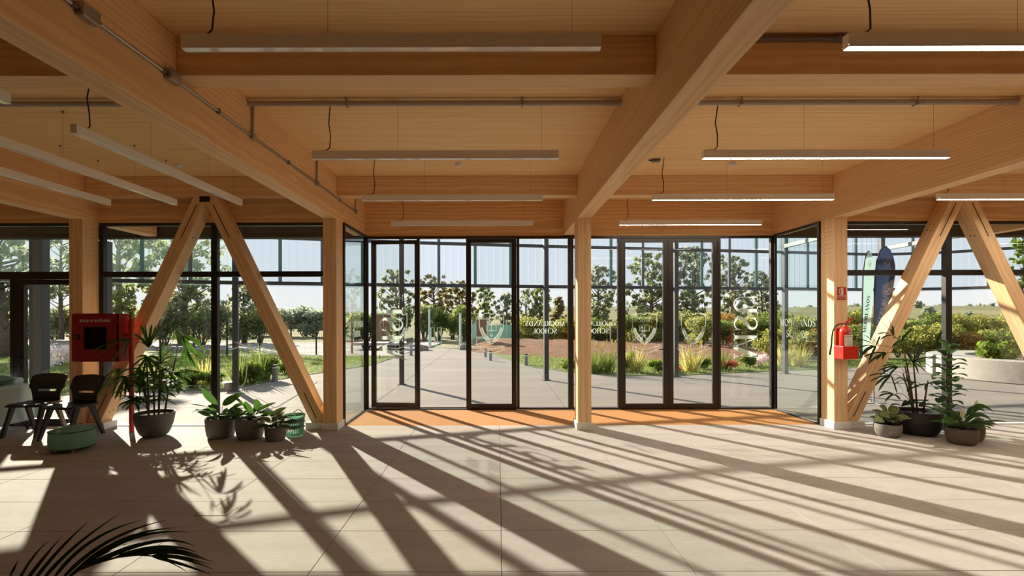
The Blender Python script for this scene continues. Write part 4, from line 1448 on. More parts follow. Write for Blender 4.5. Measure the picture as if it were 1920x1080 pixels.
r2 = random.Random(5)
og = Vector((5.675, 6.76, 0))
pl = thing('potted_palm', 'sparse dark lady palm in a wide black bowl pot by the leaning brace', 'potted plant', og)
pot(pl, bowl(.268, .19, .30, .016, .022, lip=.006), 'pot_black', .24, .265)
fans = [((1642, 651), [(1602, 638), (1608, 656), (1612, 672), (1619, 630), (1626, 622), (1628, 681), (1650, 632), (1616, 664)], 0),
        ((1675, 632), [(1651, 605), (1667, 600), (1673, 612), (1643, 629), (1650, 640), (1668, 618)], .15),
        ((1689, 642), [(1713, 617), (1704, 656), (1673, 636), (1698, 630), (1712, 645), (1672, 654)], -.1),
        ((1710, 680), [(1735, 660), (1763, 673), (1738, 702), (1722, 703), (1694, 655), (1748, 692), (1700, 662), (1728, 672)], -.05),
        ((1684, 690), [(1645, 698), (1648, 708), (1662, 716), (1698, 704), (1652, 690)], .1),
        ((1670, 706), [(1626, 708), (1630, 718), (1646, 736), (1640, 726), (1694, 738), (1682, 742)], -.1),
        ((1754, 651), [(1767, 622), (1774, 656), (1760, 664)], 0),
        ((1662, 664), [(1626, 686), (1642, 678), (1652, 680), (1654, 668), (1618, 672)], .05),
        ((1676, 742), [(1650, 738), (1646, 746), (1658, 756), (1688, 752)], -.1),
        ((1700, 735), [(1716, 716), (1742, 722), (1712, 760), (1728, 728)], -.15),
        ((1690, 764), [(1672, 752), (1668, 762), (1700, 752), (1722, 752), (1740, 760), (1744, 755)], -.1),
        ((1722, 764), [(1742, 752), (1758, 764), (1762, 775), (1736, 758)], -.1)]
canes = [(-.05, 0, -.16, .02, .92), (.02, .03, -.02, .05, .98), (-.08, -.04, -.24, -.05, .82), (.05, -.02, .12, -.02, .72), (.0, .05, -.1, .1, 1.1)]
fan_palm(pl, og, canes, fans, r2, 'dark_palm', 3, .12, .0125)


def broad_plant(name, label, org, prof, mat, soil_r, soil_z, leaves, nrand, leafmat_, size, rnd, wide, tilt=(.1, .9), group=None):
    t = thing(name, label, 'potted plant', org, group=group)
    org = Vector(org)
    pot(t, prof, mat, soil_r, soil_z)
    def stalk(lf, a, b):
        m_ = a.lerp(b, .55) + Vector((0, 0, .02))
        MB().tube([a, m_, b], [.0045, .0035, .003], 5).build('petiole', 'petiole', lf, smooth=True)
    for (b, m_, tp, W_, dy) in leaves:
        B, Mi, T_ = (at(q[0], q[1], org.y + d_) - org for q, d_ in ((b, dy * .5), (m_, dy), (tp, dy * 1.3)))
        ctrl = Mi * 2 - (B + T_) * .5
        mb = MB(); strap(mb, B, ctrl, T_, W_ * 1.2, OVATE, .2, 9, (rnd.uniform(-.3, .3), -.75, .6))
        lf = mb.build('leaf', leafmat_, t, smooth=True)
        stalk(lf, Vector((B.x * .3, B.y * .3, soil_z)), B)
    for i in range(nrand):
        a = i * 2.4 + rnd.uniform(-.3, .3)
        el = rnd.uniform(*tilt)
        L = size * rnd.uniform(.75, 1.2)
        d = Vector((math.cos(a) * math.cos(el), math.sin(a) * math.cos(el), math.sin(el)))
        b = Vector((0, 0, soil_z)) + d * rnd.uniform(.35, .8) * L + Vector((0, 0, .02))
        tp = b + d * L * .6 + Vector((math.cos(a), math.sin(a), rnd.uniform(-.5, .1))) * L * .5
        mb = MB(); strap(mb, b, b + d * L * .6, tp, wide * rnd.uniform(.8, 1.15), OVATE, .2, 8, (-d.x * .5, -d.y * .5 - .35, 1))
        lf = mb.build('leaf', leafmat_, t, smooth=True)
        stalk(lf, Vector((d.x * .01, d.y * .01, soil_z)), b)
    return t


r3 = random.Random(8)
broad_plant('potted_plant', 'broad-leaved green plant in a taupe pot, one leaf standing upright', (-3.70, 6.66, 0), bowl(.188, .155, .262, .012, .006), 'pot_taupe', .17, .235,
            [((407, 757), (390, 741), (377, 725), .037, 0), ((417, 757), (434, 748), (456, 735), .05, 0), ((396, 779), (380, 773), (366, 765), .022, -.1), ((386, 761), (370, 758), (355, 756), .006, 0),
             ((432, 770), (444, 760), (456, 757), .03, .05), ((405, 776), (398, 764), (388, 760), .03, -.12), ((428, 778), (440, 776), (450, 768), .03, -.1)], 13, 'broad_leaf', .21, r3, .052, (.15, .7))
broad_plant('potted_plant', 'broad-leaved green plant in a taupe pot between the other two taupe pots', (-3.28, 6.60, 0), bowl(.18, .148, .262, .012, .006), 'pot_taupe', .165, .235,
            [((474, 776), (464, 762), (459, 751), .035, 0), ((480, 768), (482, 757), (478, 747), .04, 0), ((486, 769), (500, 760), (518, 754), .022, 0), ((462, 765), (448, 750), (436, 742), .014, 0),
             ((458, 776), (444, 774), (432, 772), .03, -.1), ((490, 778), (502, 774), (512, 776), .028, -.05)], 13, 'broad_leaf', .2, r3, .048, (.15, .75))
broad_plant('potted_plant', 'small striped calathea in a dark taupe pot touching the green basket', (-2.895, 6.49, 0), bowl(.132, .112, .185, .01, .005), 'pot_taupe', .12, .165,
            [((507, 779), (522, 770), (537, 763), .03, 0), ((520, 794), (526, 790), (534, 786), .045, -.08)], 20, 'calathea_dark', .16, r3, .044, (-.1, .7))
broad_plant('potted_plant', 'pale striped calathea in a small grey pot beside the black bowl pot', (5.165, 6.63, 0), bowl(.152, .125, .165, .012, .012), 'pot_grey', .135, .14,
            [((1662, 776), (1656, 768), (1648, 763), .055, 0), ((1668, 784), (1660, 779), (1648, 780), .05, -.1), ((1668, 776), (1676, 770), (1687, 768), .05, 0), ((1656, 790), (1648, 788), (1638, 792), .045, -.1)], 26, 'calathea_leaf', .15, r3, .056, (.25, 1.1))
broad_plant('potted_plant', 'leafy calathea in a brown pot half hidden behind the peace lily', (6.06, 6.42, 0), bowl(.14, .12, .2, .012, .012), 'pot_brown', .125, .175, [], 12, 'calathea_dark', .17, r3, .04, (.0, .7))
pl = broad_plant('potted_plant', 'peace lily with two pale spathes and arching leaves in a brown pot', (5.77, 6.22, 0), bowl(.158, .125, .195, .012, .016), 'pot_brown', .14, .17,
            [((1816, 785), (1836, 764), (1864, 776), .03, -.1), ((1816, 786), (1838, 780), (1860, 792), .025, -.15), ((1812, 782), (1826, 768), (1848, 774), .028, 0), ((1795, 780), (1784, 775), (1768, 776), .028, 0), ((1790, 790), (1778, 790), (1764, 794), .04, -.1)], 20, 'lily_leaf', .2, r3, .03, (.2, 1.1))
og = Vector((5.77, 6.22, 0))
for (a, b) in (((1824, 770), (1831, 752)), ((1802, 785), (1803, 765))):
    A, B = at(*a, 6.22) - og, at(*b, 6.2) - og
    st_ = MB().tube([(0, 0, .17), A.lerp(Vector((0, 0, .17)), .4) + Vector((0, 0, .05)), A], .003, 5).build('flower_stalk', 'petiole', pl, smooth=True)
    mb = MB(); strap(mb, A, A.lerp(B, .5) + Vector((.01, -.01, 0)), B, .026, OVATE, .35, 7, (-.3, -1, .1)); mb.build('spathe', 'spathe', pl, smooth=True)
    MB().tube([A, A.lerp(B, .5)], .006, 8).build('spadix', 'straw', pl)
# fiddle leaf fig in a glass vase
og = Vector((6.2, 6.9, 0))
t = thing('potted_fig', 'tall slim fiddle leaf fig in a pale glass pot behind the peace lily', 'potted plant', og)
MB().lathe([(.075, 0), (.095, .01), (.105, .22), (.11, .25), (.104, .252), (.098, .22), (.088, .02), (0, .018)], 28).build('pot', 'vase_glass', t, smooth='auto')
MB().lathe([(0, .021), (.085, .021), (.093, .16), (.09, .17), (0, .175)], 24).build('soil', 'potting_soil', t)
stem_ = [(0, 0, .1), (.01, 0, .4), (-.01, .01, .75), (.0, 0, 1.08)]
MB().tube(stem_, [.012, .011, .009, .006], 8).build('stem', 'cane', t, smooth=True)
for i in range(54):
    z = .24 + i * .0168
    a = i * 2.4 + r3.uniform(-.25, .25)
    el = r3.uniform(-.1, .6) if i < 45 else r3.uniform(.5, 1.2)
    L = r3.uniform(.14, .2)
    d = Vector((math.cos(a) * math.cos(el), math.sin(a) * math.cos(el), math.sin(el)))
    b = Vector((0, 0, z)) + d * .03
    mb = MB(); strap(mb, b, b + d * L * .6 + Vector((0, 0, .03)), b + d * L + Vector((0, 0, -.04)), r3.uniform(.055, .075), OBOV, .2, 7, (-d.x * .4, -d.y * .4, 1))
    lf = mb.build('leaf', 'fig_leaf', t, smooth=True)
    MB().tube([(0, 0, z - .01), b], .003, 5).build('petiole', 'petiole', lf)

# woven basket
og = Vector((-2.74, 6.72, 0))
t = thing('basket', 'green slatted plastic basket with two loop handles beside the column', 'basket', og)
nb = 30
for i in range(nb):
    a0, a1 = 2 * PI * (i + .2) / nb, 2 * PI * (i + .74) / nb
    vs = []
    for z, r in ((.03, .112), (.15, .121), (.26, .129)):
        for a in (a0, a1):
            for q in (0, .003):
                vs.append(((r - q) * math.cos(a), (r - q) * math.sin(a), z))
    fs = []
    for k_ in range(2):
        o_ = k_ * 4
        fs += [(o_, o_ + 2, o_ + 6, o_ + 4), (o_ + 1, o_ + 5, o_ + 7, o_ + 3), (o_, o_ + 4, o_ + 5, o_ + 1), (o_ + 2, o_ + 3, o_ + 7, o_ + 6)]
    mb = MB(); mb.add(vs, fs); mb.build('slat', 'basket_green', t)
MB().lathe([(0, 0), (.11, 0), (.113, .034), (.109, .034), (.106, .006), (0, .006)], 36).build('base', 'basket_green', t, smooth='auto')
MB().lathe([(.128, .255), (.133, .255), (.135, .285), (.131, .287), (.127, .283), (.128, .255)], 36).build('rim', 'basket_green', t, smooth='auto')
for z in (.11, .185):
    MB().lathe([(.117 + z * .05, z), (.121 + z * .05, z), (.1215 + z * .05, z + .012), (.117 + z * .05, z + .012), (.117 + z * .05, z)], 36).build('hoop', 'basket_green', t, smooth='auto')
for s in (-1, 1):
    pts = [(-.065 + .13 * k_ / 10, s * .118, .283 + .045 * math.sin(PI * k_ / 10)) for k_ in range(11)]
    MB().tube(pts, .005, 7).build('handle', 'basket_green', t, smooth=True)

# palm right in front of the viewer
og = Vector((-2.35, 1.75, 0))
t = thing('arching_palm', 'dark arching palm frond close to the viewer at the lower left', 'potted plant', og)
pot(t, bowl(.2, .15, .34, .012, .01), 'pot_charcoal', .18, .3)
rp = [(129, 1080), (142, 1069), (179, 1054), (219, 1043), (258, 1039), (284, 1041), (306, 1047), (335, 1057)]
R3 = [Vector((0, 0, .3)), Vector((.08, .02, .55))] + [at(px, py, 1.86 + .02 * i) - og for i, (px, py) in enumerate(rp)]
stem0 = MB().tube([R3[0], R3[1].lerp(R3[2], .3) + Vector((-.02, 0, .03)), R3[2].lerp(R3[1], .4)] + R3[2:], [.008, .007, .006] + [.0045, .004, .004, .0035, .003, .0025, .002, .0015], 6).build('midrib', 'dark_palm', t, smooth=True)
LF = [((10, 1100), (24, 1068), (34, 1048)), ((22, 1112), (58, 1048), (92, 1011)), ((40, 1098), (85, 1040), (121, 998)), ((56, 1096), (110, 1030), (164, 977)),
      ((76, 1090), (140, 1023), (223, 962)), ((96, 1088), (170, 1014), (264, 974)), ((112, 1088), (200, 1015), (310, 974)), ((140, 1070), (230, 1010), (330, 988)),
      ((152, 1064), (250, 1007), (352, 997)), ((180, 1054), (288, 1014), (364, 1023)), ((210, 1046), (300, 1024), (370, 1035)), ((240, 1040), (312, 1028), (384, 1046)),
      ((258, 1039), (322, 1034), (397, 1052)), ((284, 1041), (334, 1044), (398, 1066)), ((286, 1042), (340, 1056), (396, 1077)), ((300, 1046), (326, 1056), (350, 1071)),
      ((160, 1062), (215, 1034), (262, 1016)), ((128, 1080), (190, 1036), (238, 1018)), ((118, 1090), (170, 1050), (212, 1030)), ((290, 1042), (344, 1044), (392, 1058))]
r4 = random.Random(2)
for b, m_, tp in LF:
    B, Mi, T_ = at(*b, 1.87 + r4.uniform(-.01, .02)) - og, at(*m_, 1.93 + r4.uniform(-.03, .05)) - og, at(*tp, 2.0 + r4.uniform(-.05, .08)) - og
    mb = MB(); strap(mb, B, Mi * 2 - (B + T_) * .5, T_, .0078, lambda q: min(1, q * 5 + .35) * (1 - q ** 2.2) + .03, .3, 12, (0, -1, .25))
    mb.build('leaflet', 'front_palm', t, smooth=True)

# ================================================================== OUTDOORS: GROUND
def hillz(x, y):
    s = min(1, max(0, (y - 34) / 110.0)); s = s * s * (3 - 2 * s)
    r = min(1, max(0, (x + 10) / 30.0)); r = r * r * (3 - 2 * r)
    return -.05 + s * (1.2 + 2.9 * r) + .25 * s * math.sin(x * .07) * math.cos(y * .05)
xs = sorted(set([-260, -200, -150, -110, -80, -60, -45, -34] + [-26 + 2.5 * i for i in range(26)] + [42, 50, 60, 72, 86, 100, 120, 145, 175, 210, 260, 320]))
ys = [8.85, 12, 16, 20, 24, 28, 32, 36, 40, 46, 52, 60, 70, 80, 92, 105, 120, 135, 150, 165, 185, 210, 250, 320]
vs = [(x, y, hillz(x, y)) for y in ys for x in xs]
nx = len(xs)
fs = [(j * nx + i, j * nx + i + 1, (j + 1) * nx + i + 1, (j + 1) * nx + i) for j in range(len(ys) - 1) for i in range(nx - 1)]
mb = MB(); mb.add(vs, fs)
tag(mb.build('ground', 'hill', smooth=True), 'open grassland rising to a far ridge behind the hedge', 'ground', kind='structure')
mb = MB(); mb.box(-260, 320, -60, YB - .4, -.3, -.12).box(-260, XL - .35, YB - .4, 8.85, -.3, -.12).box(XR + .35, 320, YB - .4, 8.85, -.3, -.12)
tag(mb.build('ground', 'grass_ground'), 'grass around the building, out of view', 'ground', kind='structure')

# paving in large cast slabs
edge = [(-16, 7.43), (-16, 9.0), (-9.8, 9.9), (-7.8, 10.7), (-5.84, 10.95), (-5.75, 12.2), (-5, 14.3), (-4.15, 16.5), (-4.0, 23), (-3.6, 25.4), (-2.3, 25.4), (-.69, 22.4), (.2, 19), (1.09, 15.6), (1.94, 14.4), (3.16, 13.45), (4.48, 13.3), (6.0, 13.75), (7.8, 14.4), (10.8, 15.2), (13.5, 15.55), (18, 15.9), (18, 7.43)]
pv = tag(MB().prism(edge, -.14, -.022, 'Z').build('pavement', 'grout'), 'pale concrete forecourt and path outside the glass front', 'pavement', kind='structure')
gx = [-16, -12.9, -9.3, -5.9, -2.3, 1.175, 4.78, 8.4, 12, 18]
gy = [7.43, 8.82, 12.5, 16.5, 20.5, 25.5]
for i in range(len(gx) - 1):
    for j in range(len(gy) - 1):
        if j == 0 and gx[i] >= -2.31 and gx[i + 1] <= 4.79: continue
        bm = bmesh.new()
        bm.faces.new([bm.verts.new((a, b, 0)) for a, b in edge])
        bmesh.ops.triangulate(bm, faces=bm.faces[:])
        for co_, no in (((gx[i] + .006, 0, 0), (-1, 0, 0)), ((gx[i + 1] - .006, 0, 0), (1, 0, 0)), ((0, gy[j] + .006, 0), (0, -1, 0)), ((0, gy[j + 1] - .006, 0), (0, 1, 0))):
            g = bm.verts[:] + bm.edges[:] + bm.faces[:]
            bmesh.ops.bisect_plane(bm, geom=g, plane_co=co_, plane_no=no, clear_outer=True)
        if len(bm.faces):
            r = bmesh.ops.extrude_face_region(bm, geom=bm.faces[:])
            bmesh.ops.translate(bm, vec=(0, 0, -.02), verts=[q for q in r['geom'] if isinstance(q, bmesh.types.BMVert)])
            bmesh.ops.recalc_face_normals(bm, faces=bm.faces[:])
            me = bpy.data.meshes.new('slab'); bm.to_mesh(me); me.materials.append(M['concrete'])
            o = bpy.data.objects.new('slab', me); C.objects.link(o); o.parent = pv; o.location = (0, 0, -.003)
        bm.free()
for x0, x1 in ((VX0 - .15, VX0 - .03), (VX1 + .03, VX1 + .06)):
    pass

def patch(name, pts, mat, z, label, cat, kind='structure'):
    o = MB().prism(pts, z - .1, z, 'Z').build(name, mat)
    return tag(o, label, cat, kind=kind)
patch('lawn', [(-60, 9.2), (-16, 9.0), (-9.8, 9.9), (-7.8, 10.7), (-5.84, 10.95), (-5.75, 12.2), (-5, 14.3), (-4.15, 16.5), (-4.0, 20.2), (-7.0, 20.0), (-12, 24), (-60, 24)], 'grass_ground', .012, 'green lawn left of the path', 'lawn')
patch('lawn', [(-2.3, 25.5), (-.69, 22.4), (.2, 19), (1.09, 15.6), (1.94, 14.4), (3.16, 13.45), (4.48, 13.3), (6.0, 13.75), (7.8, 14.4), (10.8, 15.2), (13.5, 15.55), (18, 15.9), (40, 16.5), (40, 19), (12, 18.5), (6, 18), (1.2, 20.5)], 'grass_ground', .012, 'green lawn strip between the forecourt and the soil bank', 'lawn')
patch('road', [(-4.05, 20.3), (-7.0, 20.1), (-12, 24.2), (-40, 24.2), (-40, 31), (-3.4, 31), (-3.6, 25.4), (-4.0, 23)], 'road', .012, 'pale gravel yard behind the lawn on the left', 'road')

# soil bank
n1, n2 = 46, 12
vs = []
rs = random.Random(4)
for j in range(n2 + 1):
    v_ = j / n2
    for i in range(n1 + 1):
        u = i / n1
        x = -1.2 + u * 12.0
        y0 = 22.5 - 5.3 * min(1, (x + 1.2) / 5.5) ** .8
        y = y0 + v_ * (26.5 - y0)
        z = .02 + .42 * math.sin(PI * min(1, v_ * 1.0 + .02) * .55) * min(1, u * 8 + .2) * (1 - .45 * u) + rs.uniform(-.03, .04)
        vs.append((x, y, z if 0 < j else -.02))
fs = [(j * (n1 + 1) + i, j * (n1 + 1) + i + 1, (j + 1) * (n1 + 1) + i + 1, (j + 1) * (n1 + 1) + i) for j in range(n2) for i in range(n1)]
mb = MB(); mb.add(vs, fs)
tag(mb.build('soil_bank', 'soil', smooth=True), 'bank of bare reddish brown soil behind the lawn strip', 'soil bank')

# ------------------------------------------------------------------ foliage
def leaves_mesh(name, centers, radii, n, size, mat, parent, seed, hollow=.45, droop=0.0, elong=1.7, loc=(0, 0, 0)):
    g = np.random.default_rng(seed)
    cs = np.array(centers, float); rr = np.array(radii, float)
    if rr.ndim == 1: rr = np.stack([rr, rr, rr * .8], 1)
    wt = (rr[:, 0] * rr[:, 1]); wt /= wt.sum()
    idx = g.choice(len(cs), n, p=wt)
    d = g.normal(size=(n, 3)); d /= np.linalg.norm(d, axis=1)[:, None]
    rad = (hollow + (1 - hollow) * g.random(n) ** .7)
    p = cs[idx] + d * rr[idx] * rad[:, None]
    a = g.normal(size=(n, 3)) + d * .5; a[:, 2] -= droop
    a /= np.linalg.norm(a, axis=1)[:, None]
    b = np.cross(a, g.normal(size=(n, 3))); b /= np.maximum(1e-6, np.linalg.norm(b, axis=1))[:, None]
    s = size * (.6 + .8 * g.random(n))[:, None]
    h = s * elong * .5
    w_ = s * .5
    V = np.empty((n, 4, 3))
    V[:, 0] = p - a * h; V[:, 1] = p + b * w_; V[:, 2] = p + a * h; V[:, 3] = p - b * w_
    me = bpy.data.meshes.new(name)
    me.vertices.add(4 * n); me.vertices.foreach_set('co', V.astype(np.float32).ravel())
    me.loops.add(4 * n); me.loops.foreach_set('vertex_index', np.arange(4 * n, dtype=np.int32))
    me.polygons.add(n); me.polygons.foreach_set('loop_start', np.arange(0, 4 * n, 4, dtype=np.int32))
    me.update(calc_edges=True)
    me.materials.append(M[mat])
    o = bpy.data.objects.new(name, me); C.objects.link(o)
    o['kind'] = 'stuff'
    if parent is not None: o.parent = parent
    o.location = loc
    return o


def tree(label, px, Y, top, bot, wpx, mat, n, size, seed, nc=14, tr=.16, bark='bark', lean=0.0, group=None, shape='round', depth=None, name='tree', base=None):
    """crown between image rows top and bot, wpx wide, standing at depth Y"""
    g = random.Random(seed)
    k_ = Y / 937.0
    X = (px - 934) * k_
    zt = EYE + (593 - top) * k_; zb = EYE + (593 - bot) * k_
    gz = hillz(X, Y) if Y > 30 else 0.0
    t = thing(name, label, 'tree', (X, Y, gz), group=group)
    zt -= gz; zb -= gz
    rx = wpx * k_ / 2
    cs, rr = [], []
    nc = int(nc * 8)
    for i in range(nc):
        u = (i + .5) / nc
        z = zb + (zt - zb) * (.03 + .94 * u)
        if shape == 'cone': wd = rx * (1.05 - .85 * u)
        elif shape == 'flat': wd = rx * (.5 + .6 * u)
        else: wd = rx * (math.sin(PI * (.12 + .78 * u)) ** .6)
        a = i * 2.4 + g.uniform(-.5, .5)
        r = wd * g.uniform(.2, 1.0)
        cs.append((lean + r * math.cos(a), r * math.sin(a) * .9, z))
        q = max(.09 * rx, .034 * (zt - zb)) * g.uniform(.5, 1.7)
        rr.append((q, q, q * g.uniform(.6, .9)))
    tm = MB()
    th = zb + (zt - zb) * .72
    pts = [(0, 0, -.05), (lean * .3 + g.uniform(-.1, .1), 0, th * .35), (lean * .7 + g.uniform(-.15, .15), 0, th * .7), (lean, 0, th)]
    tm.tube(pts, [tr, tr * .8, tr * .55, tr * .22], 8)
    for (x, y, z) in cs[::4]:
        f = max(.2, min(.98, (z - .22 * (zt - zb)) / th))
        i0 = min(2, int(f * 3)); q = f * 3 - i0
        p = Vector(pts[i0]).lerp(Vector(pts[i0 + 1]), q)
        e_ = Vector((x, y, z)); mid = p.lerp(e_, .5) + Vector((0, 0, -.04 * (zt - zb) * g.random()))
        tm.tube([p, mid, e_], [tr * .26, tr * .15, tr * .05], 4)
    tm.build('trunk', bark, t, smooth=True)
    leaves_mesh('foliage', cs, rr, int(n * .8), size * .85, mat, t, seed + 100, hollow=.12, droop=.7, elong=2.2)
    return t


def shrub(label, X, Y, h, w_, mat, n, size, seed, group=None, name='shrub', cat='shrub', dpt=None, stems=True, z0=None):
    g = random.Random(seed)
    gz = (hillz(X, Y) if Y > 30 else 0.0) if z0 is None else z0
    t = thing(name, label, cat, (X, Y, gz), group=group)
    cs, rr = [], []
    for i in range(9):
        a = i * 2.4
        r = w_ * .5 * g.uniform(.15, .62)
        z = h * g.uniform(.25, .8)
        cs.append((r * math.cos(a), r * math.sin(a) * .8, z)); q = w_ * g.uniform(.2, .3)
        rr.append((q, q * .8, h * g.uniform(.18, .26)))
    if stems:
        sm = MB()
        for c_ in cs[:6]:
            sm.tube([(c_[0] * .2, c_[1] * .2, -.02), (c_[0] * .6, c_[1] * .6, c_[2] * .5), c_], [.02 * h + .006, .012 * h + .004, .004], 5)
        sm.build('stems', 'bark', t)
    leaves_mesh('foliage', cs, rr, n, size, mat, t, seed + 50, hollow=.25)
    return t


def tuft(label, X, Y, h, r, n, mat, seed, group=None, heads=None):
    g = random.Random(seed)
    t = thing('ornamental_grass', label, 'plant', (X, Y, 0), group=group)
    mb = MB()
    for i in range(n):
        a = g.uniform(0, 2 * PI); q = g.random() ** .6 * r * .35
        lean = g.uniform(.05, .55)
        d = Vector((math.cos(a) * lean, math.sin(a) * lean, 1)).normalized()
        mb.blade((q * math.cos(a), q * math.sin(a), 0), d, (-math.cos(a) * .3, -math.sin(a) * .3 - .2, .4), h * g.uniform(.7, 1.15), .009, g.uniform(.2, 1.1), .1, 4, lambda u: 1 - .9 * u * u)
    mb.build('blades', mat, t)['kind'] = 'stuff'
    if heads:
        mb = MB()
        for i in range(heads):
            a = g.uniform(0, 2 * PI); p = Vector((math.cos(a) * r * .5, math.sin(a) * r * .5, h * g.uniform(.95, 1.25)))
            mb.tube([(p.x * .1, p.y * .1, 0), p], .002, 4)
            mb.tube([p - Vector((0, 0, .02)), p + Vector((p.x * .1, p.y * .1, .05)), p + Vector((p.x * .25, p.y * .25, .11))], [.004, .012, .002], 6)
        mb.build('seed_heads', 'straw', t)['kind'] = 'stuff'
    return t

ZONES = [(0, 50, 'behind the far left pane'), (50, 130, 'behind the glass door'), (130, 270, 'behind the hose cabinet'), (270, 400, 'behind the potted palm'), (400, 470, 'beside the canopy post by the bucket'), (470, 610, 'behind the leaning brace foot'),
         (610, 690, 'behind the left side glass'), (690, 786, 'behind the folded open leaf'), (786, 876, 'behind the open doorway'), (876, 970, 'behind the closed left leaf'), (970, 1065, 'left of the middle column'), (1065, 1160, 'right of the middle column'),
         (1160, 1253, 'behind the leaf with the lever'), (1253, 1345, 'behind the right closed leaf'), (1345, 1450, 'behind the right MSU pane'), (1450, 1545, 'behind the right side glass'), (1545, 1610, 'behind the extinguisher column'), (1610, 1700, 'behind the flags'), (1700, 1782, 'left of the flag mullion'), (1782, 1850, 'right of the flag mullion'), (1850, 3000, 'at the right edge of the picture')]
ORD = ['', 'second ', 'third ', 'fourth ', 'fifth ', 'sixth ', 'seventh ', 'eighth ', 'ninth ', 'tenth ']
ZCOUNT = {}
def zlab(text, px):
    z = next(t_ for a, b, t_ in ZONES if a <= px < b) if px >= 0 else ZONES[0][2]
    k_ = ZCOUNT.get((text, z), 0); ZCOUNT[(text, z)] = k_ + 1
    return f'{ORD[k_]}{text} {z}'
HUE = {'hedge_leaf': 'yellow green', 'hedge_green': 'mid green', 'russet_leaf': 'russet', 'gum_leaf': 'grey green', 'gum_leaf_green': 'olive green'}

# trees
tree('big gum tree with a thick trunk outside the far left fixed pane', 8, 20, 398, 585, 210, 'gum_leaf', 5200, .13, 1, 18, .26, lean=-.2)
tree('slim gum tree seen through the glass door by the hose cabinet', 116, 26, 408, 560, 150, 'gum_leaf', 4200, .14, 2, 15, .12)
tree('pale barked gum tree outside, left of the V brace', 225, 24, 340, 592, 150, 'gum_leaf_green', 6200, .13, 3, 16, .17, 'pale_bark')
tree('spreading gum tree outside, framed by the V brace', 345, 29, 428, 605, 180, 'gum_leaf', 6500, .15, 4, 22, .25, 'pale_bark', shape='flat')
tree('leafy gum tree outside, right of the window mullion in the chair bay', 458, 31, 530, 635, 80, 'gum_leaf', 3000, .14, 5, 16, .18)
tree('dark tree behind the MSU pane of the open doors', 742, 38, 503, 610, 88, 'gum_leaf', 3600, .17, 6, 14, .18)
tree('warm brown leaved tree behind the open doorway, above the gate', 812, 40, 514, 622, 84, 'gum_leaf_warm', 3600, .17, 7, 14, .2)
tree('second warm leaved tree behind the open doorway, beside the door leaf', 860, 43, 524, 622, 66, 'gum_leaf_warm', 2600, .18, 8, 12, .18)
tree('tall narrow gum tree above the notice board', 911, 46, 536, 606, 46, 'gum_leaf_green', 2000, .18, 9, 11, .14)
tree('small gum tree right of the notice board', 951, 44, 548, 632, 46, 'gum_leaf', 1900, .18, 10, 11, .14)
tree('nearly bare thin tree left of the canopy post', 986, 42, 540, 610, 34, 'gum_leaf', 420, .18, 11, 9, .1)
tree('upright gum tree directly behind the canopy post', 1013, 41, 533, 640, 52, 'gum_leaf_green', 2200, .17, 12, 12, .15)
tree('conical tree left of the middle column, brown reflection in its leaf colour', 1047, 44, 556, 640, 52, 'gum_leaf_warm', 2300, .18, 13, 12, .16, shape='cone')  # warm leaf colour stands for a brown reflection in the glass
tree('dark gum tree right of the middle column', 1122, 40, 497, 612, 84, 'gum_leaf', 3800, .17, 14, 15, .2)
tree('tall gum tree behind the left leaf of the closed doors', 1222, 37, 474, 612, 104, 'gum_leaf_green', 5200, .16, 15, 18, .2)
tree('tallest gum tree behind the right leaf of the closed doors', 1298, 36, 462, 605, 112, 'gum_leaf', 5600, .16, 16, 18, .2)
tree('dark gum tree behind the MSU pane by the extinguisher column', 1374, 38, 478, 596, 92, 'gum_leaf', 4600, .16, 17, 16, .19)
tree('rounded dark gum tree at the right edge of the tree group', 1428, 41, 508, 600, 66, 'gum_leaf', 2800, .17, 18, 13, .17)
tree('thin tree far off between the middle column and the closed doors', 1168, 60, 566, 600, 30, 'gum_leaf', 700, .22, 19, 9, .12)
tree('round lone tree on the slope behind the flag bay', 1743, 74, 577, 607, 26, 'far_haze_leaf', 1300, .3, 20, 9, .2)
tree('small grey tree on the slope right of the mullion', 1814, 80, 587, 606, 18, 'far_haze_leaf', 700, .3, 21, 7, .15)
tree('tall sparse tree on the ridge right of the leaning brace', 1722, 110, 566, 584, 12, 'far_haze_leaf', 420, .4, 22, 7, .2)
g0 = random.Random(77)
for i in range(17):
    px = 1462 + i * 27 + g0.uniform(-9, 9)
    if abs(px - 1564) < 22: px += 44
    tree(zlab('small tree on the far ridge', px), px, 150, 584 - g0.uniform(6, 13), 588, g0.uniform(12, 26), 'far_haze_leaf', 260, .6, 300 + i, 6, .2, group='trees along the far ridge', name='ridge_tree')
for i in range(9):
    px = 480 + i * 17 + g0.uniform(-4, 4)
    tree(zlab('hazy bushy tree in the far wood', px), px, 62, 590 + g0.uniform(-8, 12), 640, 40, 'far_haze_leaf', 1500, .3, 340 + i, 8, .16, group='far wood beyond the fence', name='wood_tree')

